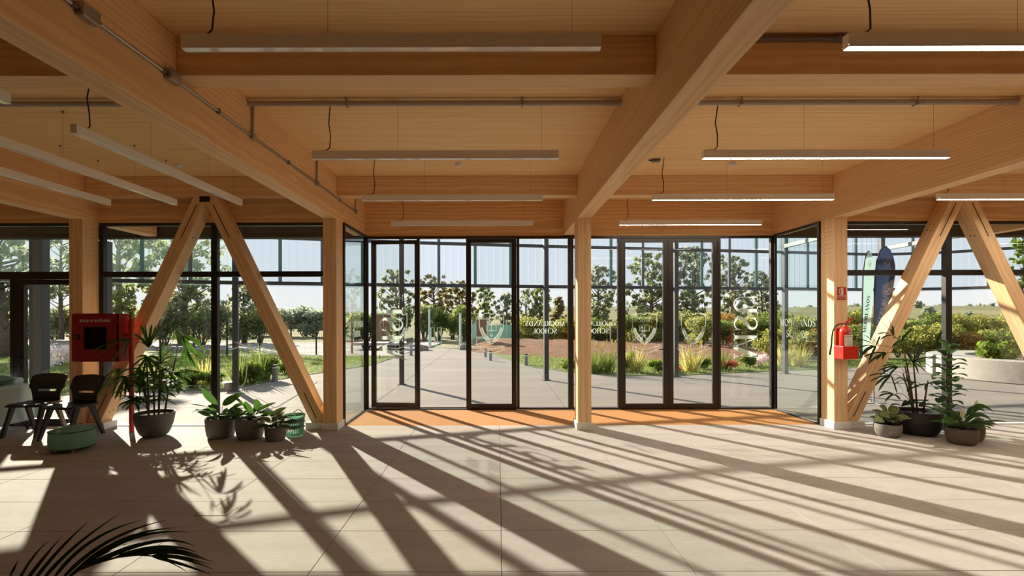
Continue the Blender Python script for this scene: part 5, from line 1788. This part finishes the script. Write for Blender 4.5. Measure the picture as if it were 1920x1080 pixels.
# shrubs: left undergrowth, gate bushes, hedge
g1 = random.Random(21)
for i in range(15):
    px = 4 + i * 34 + g1.uniform(-8, 8)
    p = at(px, 640, 29 + g1.uniform(-1.8, 1.8))
    mt = 'gum_leaf_green' if i % 3 else 'gum_leaf'
    shrub(zlab(f'{HUE[mt]} bush below the gum trees', px), p.x, p.y, g1.uniform(1.9, 2.7), 2.4, mt, 2000, .10, 400 + i, group='bushes below the gum trees', name='bush', cat='bush')
for i in range(13):
    px = 285 + i * 28 + g1.uniform(-8, 8)
    p = at(px, 640, 42 + g1.uniform(-2, 2))
    shrub(zlab('pale hazy bush beyond the yard', px), p.x, p.y, g1.uniform(2.2, 3.0), 3.0, 'far_haze_leaf', 2600, .14, 820 + i, group='bushes beyond the yard', name='bush', cat='bush')
for i, (px, h) in enumerate(((795, 2.6), (822, 2.3), (848, 2.1), (872, 2.5), (720, 2.3), (752, 2.6), (668, 2.2), (690, 2.2), (640, 1.9))):
    p = at(px, 640, 33 + (i % 3))
    mt = 'hedge_green' if i % 2 else 'gum_leaf_green'
    shrub(zlab(f'{HUE[mt]} bush beyond the end of the path', px), p.x, p.y, h, 1.8, mt, 2200, .09, 430 + i, group='bushes beyond the gate', name='bush', cat='bush')
for i in range(27):
    px = 990 + i * 36 + g1.uniform(-9, 9)
    Yh = 28 - 4.5 * max(0, min(1, (px - 1400) / 200)) + g1.uniform(-1.2, 1.2)
    p = at(px, 640, Yh)
    mt = ('hedge_leaf', 'hedge_green', 'hedge_leaf', 'hedge_leaf', 'hedge_green', 'hedge_leaf', 'russet_leaf', 'hedge_green')[(i * 3) % 8]
    shrub(zlab(f'{HUE[mt]} shrub in the hedge back row', px), p.x, p.y, g1.uniform(1.5, 2.05) if px > 1150 else g1.uniform(1.1, 1.6), 2.3, mt, 3200, .07, 460 + i, group='back row of the hedge', name='hedge_shrub')
for i in range(16):
    px = 1448 + i * 33 + g1.uniform(-6, 6)
    p = at(px, 640, 18.6 + g1.uniform(-.7, .7))
    mt = ('hedge_leaf', 'hedge_green', 'hedge_leaf', 'hedge_green', 'hedge_leaf', 'hedge_leaf', 'hedge_green', 'russet_leaf')[(i * 5) % 8]
    shrub(zlab(f'{HUE[mt]} shrub in the hedge front row', px), p.x, p.y, g1.uniform(1.0, 1.45), 1.5, mt, 3000, .052, 500 + i, group='front row of the hedge', name='hedge_shrub')
for i, px in enumerate((1105, 1145, 1190, 1235, 1275, 1315, 1360, 1400, 1432)):
    p = at(px, 640, 26.2 if px < 1300 else 23)
    mt = 'hedge_leaf' if i % 2 else 'hedge_green'
    shrub(zlab(f'{HUE[mt]} shrub on top of the soil bank', px), p.x, p.y, g1.uniform(1.2, 1.8), 1.7, mt, 2800, .062, 530 + i, group='shrubs on the soil bank', name='bank_shrub', z0=.15)
p = gnd(110, 684)
shrub('pink and white flowering shrub outside the glass door', p.x, p.y, .72, 1.5, 'petal', 1500, .035, 551, name='flowering_shrub', stems=True)
p = gnd(60, 690)
shrub('low pale pink flowers outside between the sofa and the door', p.x, p.y, .3, 1.6, 'petal', 900, .03, 552, name='flowering_shrub')
p = gnd(62, 676)
shrub('cream flowering bush beside the pink flowering shrub', p.x, p.y, .9, .8, 'bed_leaf', 900, .05, 553, name='flowering_shrub')
# beds beside the paving
beds = [(255, 728, .42, 'bed_leaf', 'leafy bed plant left of the pot palm'), (300, 730, .34, 'bed_leaf', 'leafy bed plant behind the pot palm'), (345, 729, .38, 'hedge_green', 'leafy bed plant right of the pot palm'),
        (385, 728, .36, 'bed_leaf', 'leafy bed plant left of the window mullion'), (462, 722, .62, 'bed_leaf', 'bushy bed plant right of the canopy post by the bucket'), (492, 713, .62, 'hedge_green', 'bushy bed plant beside the nearest bollard'), (528, 703, .45, 'bed_leaf', 'bushy bed plant just behind the nearest bollard'),
        (1068, 694, .3, 'bed_leaf', 'low leafy plant left of the middle column'), (1098, 699, .4, 'hedge_green', 'leafy plant behind the middle column'), (1178, 700, .62, 'bed_leaf', 'tall leafy plant between the grass tufts'), (1236, 701, .38, 'bed_leaf', 'leafy plant behind the left closed leaf'),
        (1268, 701, .2, 'red_petal', 'low red flowers behind the right closed leaf'), (1322, 696, .42, 'bed_leaf', 'leafy plant behind the right closed leaf'), (1375, 696, .3, 'red_petal', 'low red flowers behind the MSU pane'), (1412, 692, .5, 'hedge_green', 'leafy plant behind the MSU pane'), (1432, 691, .42, 'petal', 'pale flowering plant at the end of the bed')]
for i, (px, py, h, mt, lb) in enumerate(beds):
    p = gnd(px, py)
    shrub(lb, p.x, p.y + .25, h, .62, mt, 800, .045 if 'petal' not in mt else .03, 560 + i, name='bed_plant', cat='plant')
tufts = [(272, 726, .55, 'straw', 'dry grass tuft left of the pot palm'), (372, 722, .6, 'straw', 'dry grass tuft beside the window mullion'), (440, 722, .75, 'grass_blade', 'green grass tuft behind the canopy post'), (476, 716, .9, 'grass_blade', 'green grass tuft between the bushy bed plants'),
         (1118, 703, .66, 'grass_blade', 'broad green grass tuft right of the middle column'), (1142, 703, .7, 'grass_blade', 'tall green grass tuft left of the closed doors'), (1198, 702, .75, 'straw', 'dry grass tuft behind the left closed leaf'), (1304, 701, .72, 'straw', 'dry grass tuft behind the right closed leaf'),
         (1360, 696, .6, 'grass_blade', 'green grass tuft at the left edge of the MSU pane'), (1478, 690, .75, 'straw', 'dry grass tuft behind the lettered side glass'), (1508, 690, .7, 'straw', 'second dry grass tuft behind the lettered side glass'), (1660, 684, .35, 'grass_blade', 'short grass tuft behind the right palm')]
for i, (px, py, h, mt, lb) in enumerate(tufts):
    p = gnd(px, py)
    tuft(lb, p.x, p.y + .3, h, .5, 130, mt, 600 + i, heads=14 if mt == 'straw' or i in (4, 5) else None)

# short grass on the lawns
def blades(label, poly_fn, n, seed, x0, x1, y0, y1, h=.07):
    g = np.random.default_rng(seed)
    P = np.stack([g.uniform(x0, x1, n), g.uniform(y0, y1, n)], 1)
    keep = np.array([poly_fn(a, b) for a, b in P]); P = P[keep]; n = len(P)
    a = g.uniform(0, 2 * PI, n); hh = h * (.5 + g.random(n)); w_ = .006 + .006 * g.random(n)
    V = np.empty((n, 3, 3))
    V[:, 0, 0] = P[:, 0] - w_ * np.cos(a); V[:, 0, 1] = P[:, 1] - w_ * np.sin(a); V[:, 0, 2] = .012
    V[:, 1, 0] = P[:, 0] + w_ * np.cos(a); V[:, 1, 1] = P[:, 1] + w_ * np.sin(a); V[:, 1, 2] = .012
    V[:, 2, 0] = P[:, 0] + g.normal(0, .025, n); V[:, 2, 1] = P[:, 1] + g.normal(0, .025, n); V[:, 2, 2] = hh
    me = bpy.data.meshes.new('grass')
    me.from_pydata(V.reshape(-1, 3).tolist(), [], np.arange(3 * n).reshape(-1, 3).tolist())
    me.materials.append(M['grass_blade'])
    o = bpy.data.objects.new('grass', me); C.objects.link(o)
    tag(o, label, 'grass', kind='stuff')
def inpoly(poly):
    def f(x, y):
        c = False; j = len(poly) - 1
        for i in range(len(poly)):
            xi, yi = poly[i]; xj, yj = poly[j]
            if (yi > y) != (yj > y) and x < (xj - xi) * (y - yi) / (yj - yi) + xi: c = not c
            j = i
        return c
    return f
blades('short green grass blades on the lawn left of the path', inpoly([(-20, 9.3), (-16, 9.05), (-9.8, 9.95), (-7.8, 10.75), (-5.9, 11.0), (-5.8, 12.2), (-5.05, 14.3), (-4.2, 16.5), (-4.05, 20), (-20, 20)]), 42000, 1, -20, -4, 9, 20)
blades('short green grass blades on the strip before the soil bank', inpoly([(.3, 19), (1.15, 15.65), (2, 14.5), (3.2, 13.55), (4.5, 13.4), (6, 13.85), (7.8, 14.5), (10.8, 15.3), (18, 16), (18, 18), (6, 17.8), (1.2, 20.2)]), 30000, 2, .2, 18, 13.4, 20.2)

# ------------------------------------------------------------------ polycarbonate screen on posts
path = [(-15.5, 7.6), (-12.2, 8.6), (-9.0, 9.75), (-5.71, 10.9), (-2.3, 11.88), (1.18, 12.6), (4.66, 13.26), (7.9, 13.88), (11.06, 14.5), (12.6, 14.0), (13.8, 12.9)]
scr = thing('canopy_screen', 'clear corrugated sheet screen on dark steel rails around the forecourt', 'screen')
seg = []
for a, b in zip(path[:-1], path[1:]):
    L = math.dist(a, b)
    seg.append((Vector((a[0], a[1], 0)), Vector((b[0], b[1], 0)), L))
SZ0, SZ1 = 2.275, 4.62
cnt = 0
for a, b, L in seg:
    d = (b - a).normalized(); nrm_ = Vector((-d.y, d.x, 0))
    np_ = max(1, round(L / .9))
    for z0, z1 in ((2.305, 2.385), (3.325, 3.40), (4.58, 4.65)):
        c = (a + b) / 2; 
        mb = MB().box(-L / 2, L / 2, -.03, .03, 0, z1 - z0)
        mb.build('rail', 'steel', scr, (c.x, c.y, z0), (0, 0, math.atan2(d.y, d.x)), bevel=.004)
    for i in range(np_):
        p0 = a + d * (L * i / np_); p1 = a + d * (L * (i + 1) / np_); w_ = L / np_
        mb = MB(); nr = 5
        prof = []
        for q in range(nr):
            s = q / nr
            prof += [(s, 0), (s + .62 / nr, 0), (s + .70 / nr, .03), (s + .92 / nr, .03)]
        prof.append((1, 0))
        vs = []
        for s, hgt in prof:
            p = p0 + d * (w_ * s) + nrm_ * (.034 + hgt)
            vs += [(p.x, p.y, SZ0), (p.x, p.y, SZ1)]
        mb.add(vs, [(2 * k_, 2 * k_ + 2, 2 * k_ + 3, 2 * k_ + 1) for k_ in range(len(prof) - 1)])
        teal = p0.x < -5.8
        mb.build('sheet', 'teal_sheet' if teal else 'clear_sheet', scr)
        cnt += 1
        MB().box(-.035, .035, -.02, .02, SZ0 + .04, SZ1).build('batten', ('teal_batten' if cnt % 3 else 'batten'), scr, (p0.x, p0.y, 0), (0, 0, math.atan2(d.y, d.x)))
PL = ['behind the far left pane', 'seen through the glass door', 'beside the white bucket', 'behind the folded open door', 'left of the middle column', 'hidden behind the meeting stiles of the closed doors', 'beyond the side glass on the right', 'behind the feather flags']
for i, (x, y) in enumerate(path[1:9]):
    t = thing('canopy_post', f'grey steel canopy post {PL[i]}', 'post', (x, y, 0), math.atan2(path[i + 2][1] - path[i][1], path[i + 2][0] - path[i][0]), 'canopy posts')
    MB().box(-.057, .057, -.15, -.035, 0, 4.6).build('shaft', 'steel', t, bevel=.004)
    MB().box(-.1, .1, -.19, .01, -.002, .012).build('base_plate', 'steel', t)
    if i < 6: continue
    r = MB().box(-.04, .04, 8.82 - y, -.15, 3.46, 3.56); r.build('rafter', 'steel_light', t, (0, 0, 0), (0, 0, -t.rotation_euler.z))
for px, y, lb in ((196, 8.95, 'wide grey steel post outside close behind the hose cabinet'), (78, 9.35, 'wide grey steel post outside the glass door')):
    p = at(px, 600, y)
    t = thing('steel_post', lb, 'post', (p.x, p.y, 0))
    MB().box(-.085, .085, -.085, .085, 0, 3.7 if y > 9 else 2.96).build('shaft', 'steel', t, bevel=.006)
    MB().box(-.14, .14, -.14, .14, -.002, .015).build('base_plate', 'steel', t)

# ------------------------------------------------------------------ things outside
def bollard(px, py, h, r, lb):
    p = gnd(px, py)
    t = thing('bollard_light', lb, 'bollard', (p.x, p.y, 0), group='path bollards')
    MB().tube([(0, 0, 0), (0, 0, h * .8)], r, 18).build('body', 'steel_light', t, smooth='auto')
    MB().tube([(0, 0, h * .8), (0, 0, h * .9)], r * .86, 18).build('lens', 'diffuser_off', t, smooth='auto')
    MB().tube([(0, 0, h * .9), (0, 0, h)], r, 18).build('cap', 'steel', t, smooth='auto')
bollard(515.5, 714, .41, .07, 'nearest grey bollard light, beside the bed on the left')
bollard(743, 671, .34, .06, 'grey bollard light at the left path edge, nearer one of two')
bollard(770.5, 666, .34, .06, 'grey bollard light at the left path edge, farther one of two')
bollard(910, 669, .34, .055, 'grey bollard light at the right path edge, farthest of the three')
bollard(919.5, 676, .34, .055, 'grey bollard light at the right path edge, middle of three')
bollard(986, 685, .37, .06, 'grey bollard light left of the canopy post, on the lawn edge')

# planter with its plants
PC = (14.05, 12.7, 0)
t = thing('planter', 'large round pale concrete planter at the right edge outside', 'planter', PC)
MB().lathe([(2.40, 0), (2.42, .02), (2.42, .52), (2.40, .54), (1.62, .54), (1.6, .52), (1.6, .30), (0, .30)], 72).build('wall', 'cast_concrete', t, smooth='auto')
MB().lathe([(0, .36), (1.2, .38), (1.6, .40)], 40).build('soil', 'soil', t)
p = at(1872, 660, 12.3)
shrub('bright green leafy plant growing in the round planter', p.x, p.y, .58, 1.1, 'bed_leaf', 1100, .085, 701, name='planter_plant', cat='plant', z0=.38)
shrub('second leafy plant in the round planter, farther right', 14.6, 12.0, .6, 1.2, 'bed_leaf', 900, .085, 702, name='planter_plant', cat='plant', z0=.38)
tt = tree('young bright green tree in the round planter', 1921, 12.6, 436, 560, 66, 'bed_leaf', 700, .085, 703, 9, .035)
b = thing('brick_block', 'orange terracotta block on the rim of the planter', 'block', (12.98, 11.72, .5405), .3)
mb = MB().box(-.1, .1, -.05, .05, 0, .2); mb.build('body', 'terracotta', b, bevel=.006)
MB().box(-.07, .07, -.052, .052, .06, .14).build('recess', 'soil', b)
st = thing('marker_stake', 'blue and white marker stake at the forecourt edge on the right', 'stake', gnd(1746, 692), .3)
MB().tube([(0, 0, 0), (.05, 0, .12)], .02, 8).build('lower_end', 'board_white', st)
MB().tube([(.05, 0, .12), (.1, 0, .26)], .02, 8).build('shaft', 'blue_paint', st)

# feather flags
def flag(label, outline, Y, yaw, mat, base, tmat, texts, cr, crmat, pole_px):
    o3 = at(base[0], base[1], Y); org = Vector((o3.x, Y, 0))
    t = thing('feather_flag', label, 'flag', org)
    tn = math.tan(yaw)
    P = lambda px, py, off=0.0: (lambda q: Vector((q.x, Y + (q.x - org.x) * tn + off, q.z)))(at(px, py, Y)) - org
    vs = [P(*q) for q in outline]
    n = len(vs)
    mb = MB(); mb.add(vs, [tuple(range(n))])
    o = mb.build('cloth', mat, t)
    md = o.modifiers.new('t', 'SOLIDIFY'); md.thickness = .003; md.offset = 0
    hem = MB(); hem.tube([P(*q) for q in outline[:cr[3]]], .011, 6); hem.build('pole', 'black_steel', t, smooth=True)
    MB().tube([P(*outline[0]), Vector((0, 0, .05))], .013, 8).build('lower_pole', 'aluminium', t, smooth=True)
    ft = MB()
    for a in (0, PI / 2):
        ft.box(-.22, .22, -.015, .015, 0, .012) if a == 0 else ft.box(-.015, .015, -.22, .22, 0, .012)
    ft.tube([(0, 0, .0), (0, 0, .14)], .02, 8)
    ft.build('cross_foot', 'aluminium', t)
    for (word, a, b_, sz) in texts:
        A, B = P(*a, -.006), P(*b_, -.006)
        U = (B - A).normalized(); Vv = Vector((-U.z, -U.z * tn, U.x)).normalized()
        m = MB(); wd = lettering(m, word, A, U, Vv, sz, bold=1.5)
        m.build('lettering', tmat, t)
    m = MB(); O = P(cr[0], cr[1], -.006)
    crest(m, O, (math.cos(yaw), math.sin(yaw), 0), (0, 0, 1), cr[2]); m.build('crest', crmat, t)
flag('navy feather flag lettered MOORLANDS SCHOOL with a cream crest', [(1640, 668), (1639, 600), (1640, 550), (1642, 512), (1646, 490), (1653, 472), (1661, 464), (1669, 463), (1678, 469), (1685, 482), (1689, 498), (1689, 515), (1684, 545), (1676, 580), (1664, 622), (1650, 660)], 9.1, .25, 'flag_navy', (1638, 760), 'flag_text_white',
     [('MOORLANDS', (1650.5, 617), (1676, 533), .088), ('SCHOOL', (1669, 584), (1684, 528), .088)], (1669, 492, .15, 8), 'crest_cream', None)
flag('white feather flag lettered MOORLANDS, behind the navy flag', [(1616, 700), (1616, 620), (1617, 560), (1619, 515), (1623, 490), (1629, 475), (1635, 471), (1641, 476), (1645, 488), (1647, 500), (1646, 530), (1642, 580), (1636, 640), (1627, 690)], 9.5, .35, 'flag_white', (1617, 755), 'flag_text_dark',
     [('MOORLANDS', (1625, 626), (1640, 536), .088)], (1636, 494, .09, 7), 'flag_text_dark', None)

# gate, fences, board, hut
p = at(805, 650, 26.5)
t = thing('gate', 'white metal gate standing open at the end of the path', 'gate', (p.x, p.y, 0))
MB().tube([(0, 0, 0), (0, 0, 2.0)], .05, 10).build('post', 'mint_pale', t, smooth='auto')
MB().tube([(.08, 0, .05), (.08, 0, 1.0), (.62, .1, 1.0), (.62, .1, .05), (.08, 0, .05)], .025, 8).build('gate_frame', 'mint_pale', t)
for x in (.25, .42):
    MB().tube([(x, .05, .05), (x, .05, 1.0)], .015, 6).build('bar', 'mint_pale', t)
p = at(863, 650, 26.5)
t = thing('gate_post', 'white gate post on the right side of the path end', 'post', (p.x, p.y, 0))
MB().tube([(0, 0, 0), (0, 0, 1.75)], .06, 10).build('shaft', 'mint_pale', t, smooth='auto')
MB().box(-.08, .08, -.08, .08, 1.75, 1.78).build('cap', 'mint_pale', t)
p = at(903, 648, 24.5)
t = thing('notice_board', 'brown notice board with a white frame beside the path end', 'board', (p.x, p.y, 0))
zt, zb = EYE + (593 - 599) * 24.5 / 937, EYE + (593 - 631) * 24.5 / 937
MB().box(-.27, .27, -.02, .02, zb, zt).build('panel', 'board_brown', t)
MB().box(-.29, .29, -.03, .03, zt, zt + .03).box(-.29, .29, -.03, .03, zb - .03, zb).box(-.29, -.26, -.03, .03, zb, zt).box(.26, .29, -.03, .03, zb, zt).build('frame', 'board_white', t)
for x in (-.24, .24):
    MB().box(x - .025, x + .025, 0, .04, 0, zb).build('leg', 'board_white', t)
t = thing('windbreak_fence', 'mint green cloth windbreak fence behind the notice board', 'fence', (0, 29, 0))
for i, (a, b) in enumerate(((-1.5, -.55), (-.5, .45), (.5, 1.4), (1.45, 1.9))):
    MB().box(a, b, -.01, .01, .35, 1.1).build('panel', 'mint', t)
    MB().tube([(a - .02, 0, 0), (a - .02, 0, 1.4)], .03, 8).build('post', 'mint_pale', t, smooth='auto')
for i, (px, lb) in enumerate(((487, 'left one of two'), (593, 'right one of two'))):
    pass
t = thing('wire_fence', 'black post and wire mesh fence between the lawn and the yard', 'fence', (0, 0, 0))
fa, fb2 = gnd(300, 668), gnd(660, 663)
fx = [fa.lerp(fb2, q / 6) for q in range(7)]
fx[3] = gnd(487, 665); fx[5] = gnd(593, 665)
for q in fx:
    MB().tube([(q.x, q.y, 0), (q.x, q.y, 1.5)], .035, 8).build('post', 'black_steel', t, smooth='auto')
m = MB()
for a, b in zip(fx[:-1], fx[1:]):
    for z in [.1 + .2 * k_ for k_ in range(7)]:
        m.tube([(a.x, a.y, z), (b.x, b.y, z)], .0035, 4)
    nw = 22
    for k_ in range(nw):
        q = a.lerp(b, k_ / nw); m.tube([(q.x, q.y, .05), (q.x, q.y, 1.35)], .0025, 3)
m.build('wire_mesh', 'black_steel', t)['kind'] = 'stuff'
p = at(716, 640, 30)
t = thing('hut', 'small brown timber hut behind the folded door leaf', 'hut', (p.x, p.y, 0))
for k_ in range(6):
    MB().box(-.45 + k_ * .15, -.452 + (k_ + 1) * .15, -.5, -.48, .02, 1.7).build('plank', 'hut_brown', t)
MB().box(-.45, .45, -.48, .5, .02, 1.68).build('body', 'hut_brown', t)
MB().prism([(-.55, 1.7), (.55, 1.7), (.5, 1.78), (-.5, 1.78)], -.6, .6).build('roof', 'weathered', t)
p = at(108, 640, 23)
t = thing('low_wall', 'low blue grey wall behind the pink flowering shrub', 'wall', (p.x, p.y, 0))
MB().box(-.9, .9, -.08, .08, 0, .5).build('block', 'weathered', t); MB().box(-.93, .93, -.1, .1, .5, .55).build('coping', 'steel_light', t)
t = thing('yard_shade_proxy', 'blue grey flatbed trailer standing in for shaded ground in the yard behind the open leaf', 'proxy', (-5.6, 24.5, 0))  # flatbed shape and its grey colour stand in for bluish shaded ground
MB().box(-1.3, 1.3, -.7, .7, .22, .34).build('bed', 'weathered', t); MB().box(1.24, 1.3, -.7, .7, .34, .55).build('tailboard', 'steel', t)
for x in (-.7, .5):
    for y in (-.62, .62):
        MB().tube([(x, y - .06, .2), (x, y + .06, .2)], .2, 16).build('wheel', 'rubber', t, smooth='auto')
for i, (px, py, lb) in enumerate(((791, 656, 'rough grey stone block at the left side of the path end'), (871, 655, 'rough grey stone block at the right side of the path end'))):
    q = gnd(px, py)
    o = thing('stone_block', lb, 'stone', (q.x, q.y, 0), .2)
    MB().prism([(-.3, 0), (.32, 0), (.29, .2), (.1, .24), (-.24, .21)], -.25, .25).build('block', 'stone', o, bevel=.03)
    MB().prism([(-.2, .2), (.1, .22), (.0, .27), (-.15, .26)], -.2, .18).build('chip', 'stone', o, bevel=.02)
# tree stakes
def stake(lb, legs, Y):
    p = at(*legs[0][0], Y)
    t = thing('tree_stake', lb, 'stake', (p.x, p.y, 0))
    for a, b in legs:
        A, B = at(*a, Y), at(*b, Y)
        mb = MB().tube([A - Vector((p.x, p.y, 0)), B - Vector((p.x, p.y, 0))], .033, 8); mb.build('pole', 'pale_timber', t, smooth='auto')
    q = at(*legs[0][1], Y) - Vector((p.x, p.y, 0))
    MB().tube([q + Vector((0, 0, -.12)), q + Vector((0, 0, -.08))], .05, 8).build('tie', 'rope_white', t)
stake('three legged pale timber tree stake on the soil bank', [((1205, 654), (1204, 612)), ((1177, 648), (1206, 624)), ((1221, 655), (1206, 626))], 25)
stake('single pale stake left of the closed doors', [((1145, 650), (1144, 611))], 25)
stake('single pale stake just right of the canopy post', [((1028, 652), (1027, 620))], 26)
stake('short pale stake at the foot of the soil bank', [((1318, 666), (1316, 646))], 21)
stake('short leaning pale stake behind the right closed leaf', [((1294, 665), (1296, 645))], 22)
# low pale log edging along the bank top
o = tag(MB().tube([at(905, 652, 25.5), at(1040, 652, 26), at(1170, 651, 26.5)], .05, 8).build('log_edging', 'pale_timber', smooth=True), 'pale timber log edging along the top of the soil bank', 'edging')
# bucket and rope at the post
q = gnd(430, 731)
t = thing('bucket', 'white bucket with a grey lid at the foot of the canopy post', 'bucket', (q.x, q.y, 0))
MB().lathe([(.065, 0), (.07, .01), (.1, .16), (.092, .16), (.064, .015), (0, .012)], 24).build('body', 'bucket_white', t, smooth='auto')
MB().lathe([(0, .165), (.13, .17), (.14, .178), (.1, .195), (0, .2)], 24).build('lid', 'steel_light', t, smooth='auto')
pp_ = Vector((path[3][0], path[3][1] - .1, 0))
pts = [at(437, 641, 10.6), at(448, 646, 10.5), at(470, 650, 10.8), at(490, 656, 11.2)]
o = MB().tube([at(432, 655, 10.65), at(446, 650, 10.62), at(452, 642, 10.62), at(440, 640, 10.62), at(470, 652, 10.75), at(500, 660, 11.3), at(560, 660, 13.5)], .010, 6).build('rope', 'rope_white', smooth=True)
tag(o, 'white rope tied around the canopy post by the bucket', 'rope')
o = MB().tube([at(462, 650, 10.7), at(463, 690, 10.7), at(460, 715, 10.7), at(446, 731, 10.7)], .008, 6).build('hose', 'rope_white', smooth=True)
tag(o, 'thin white hose hanging from the rope to the bucket', 'hose')
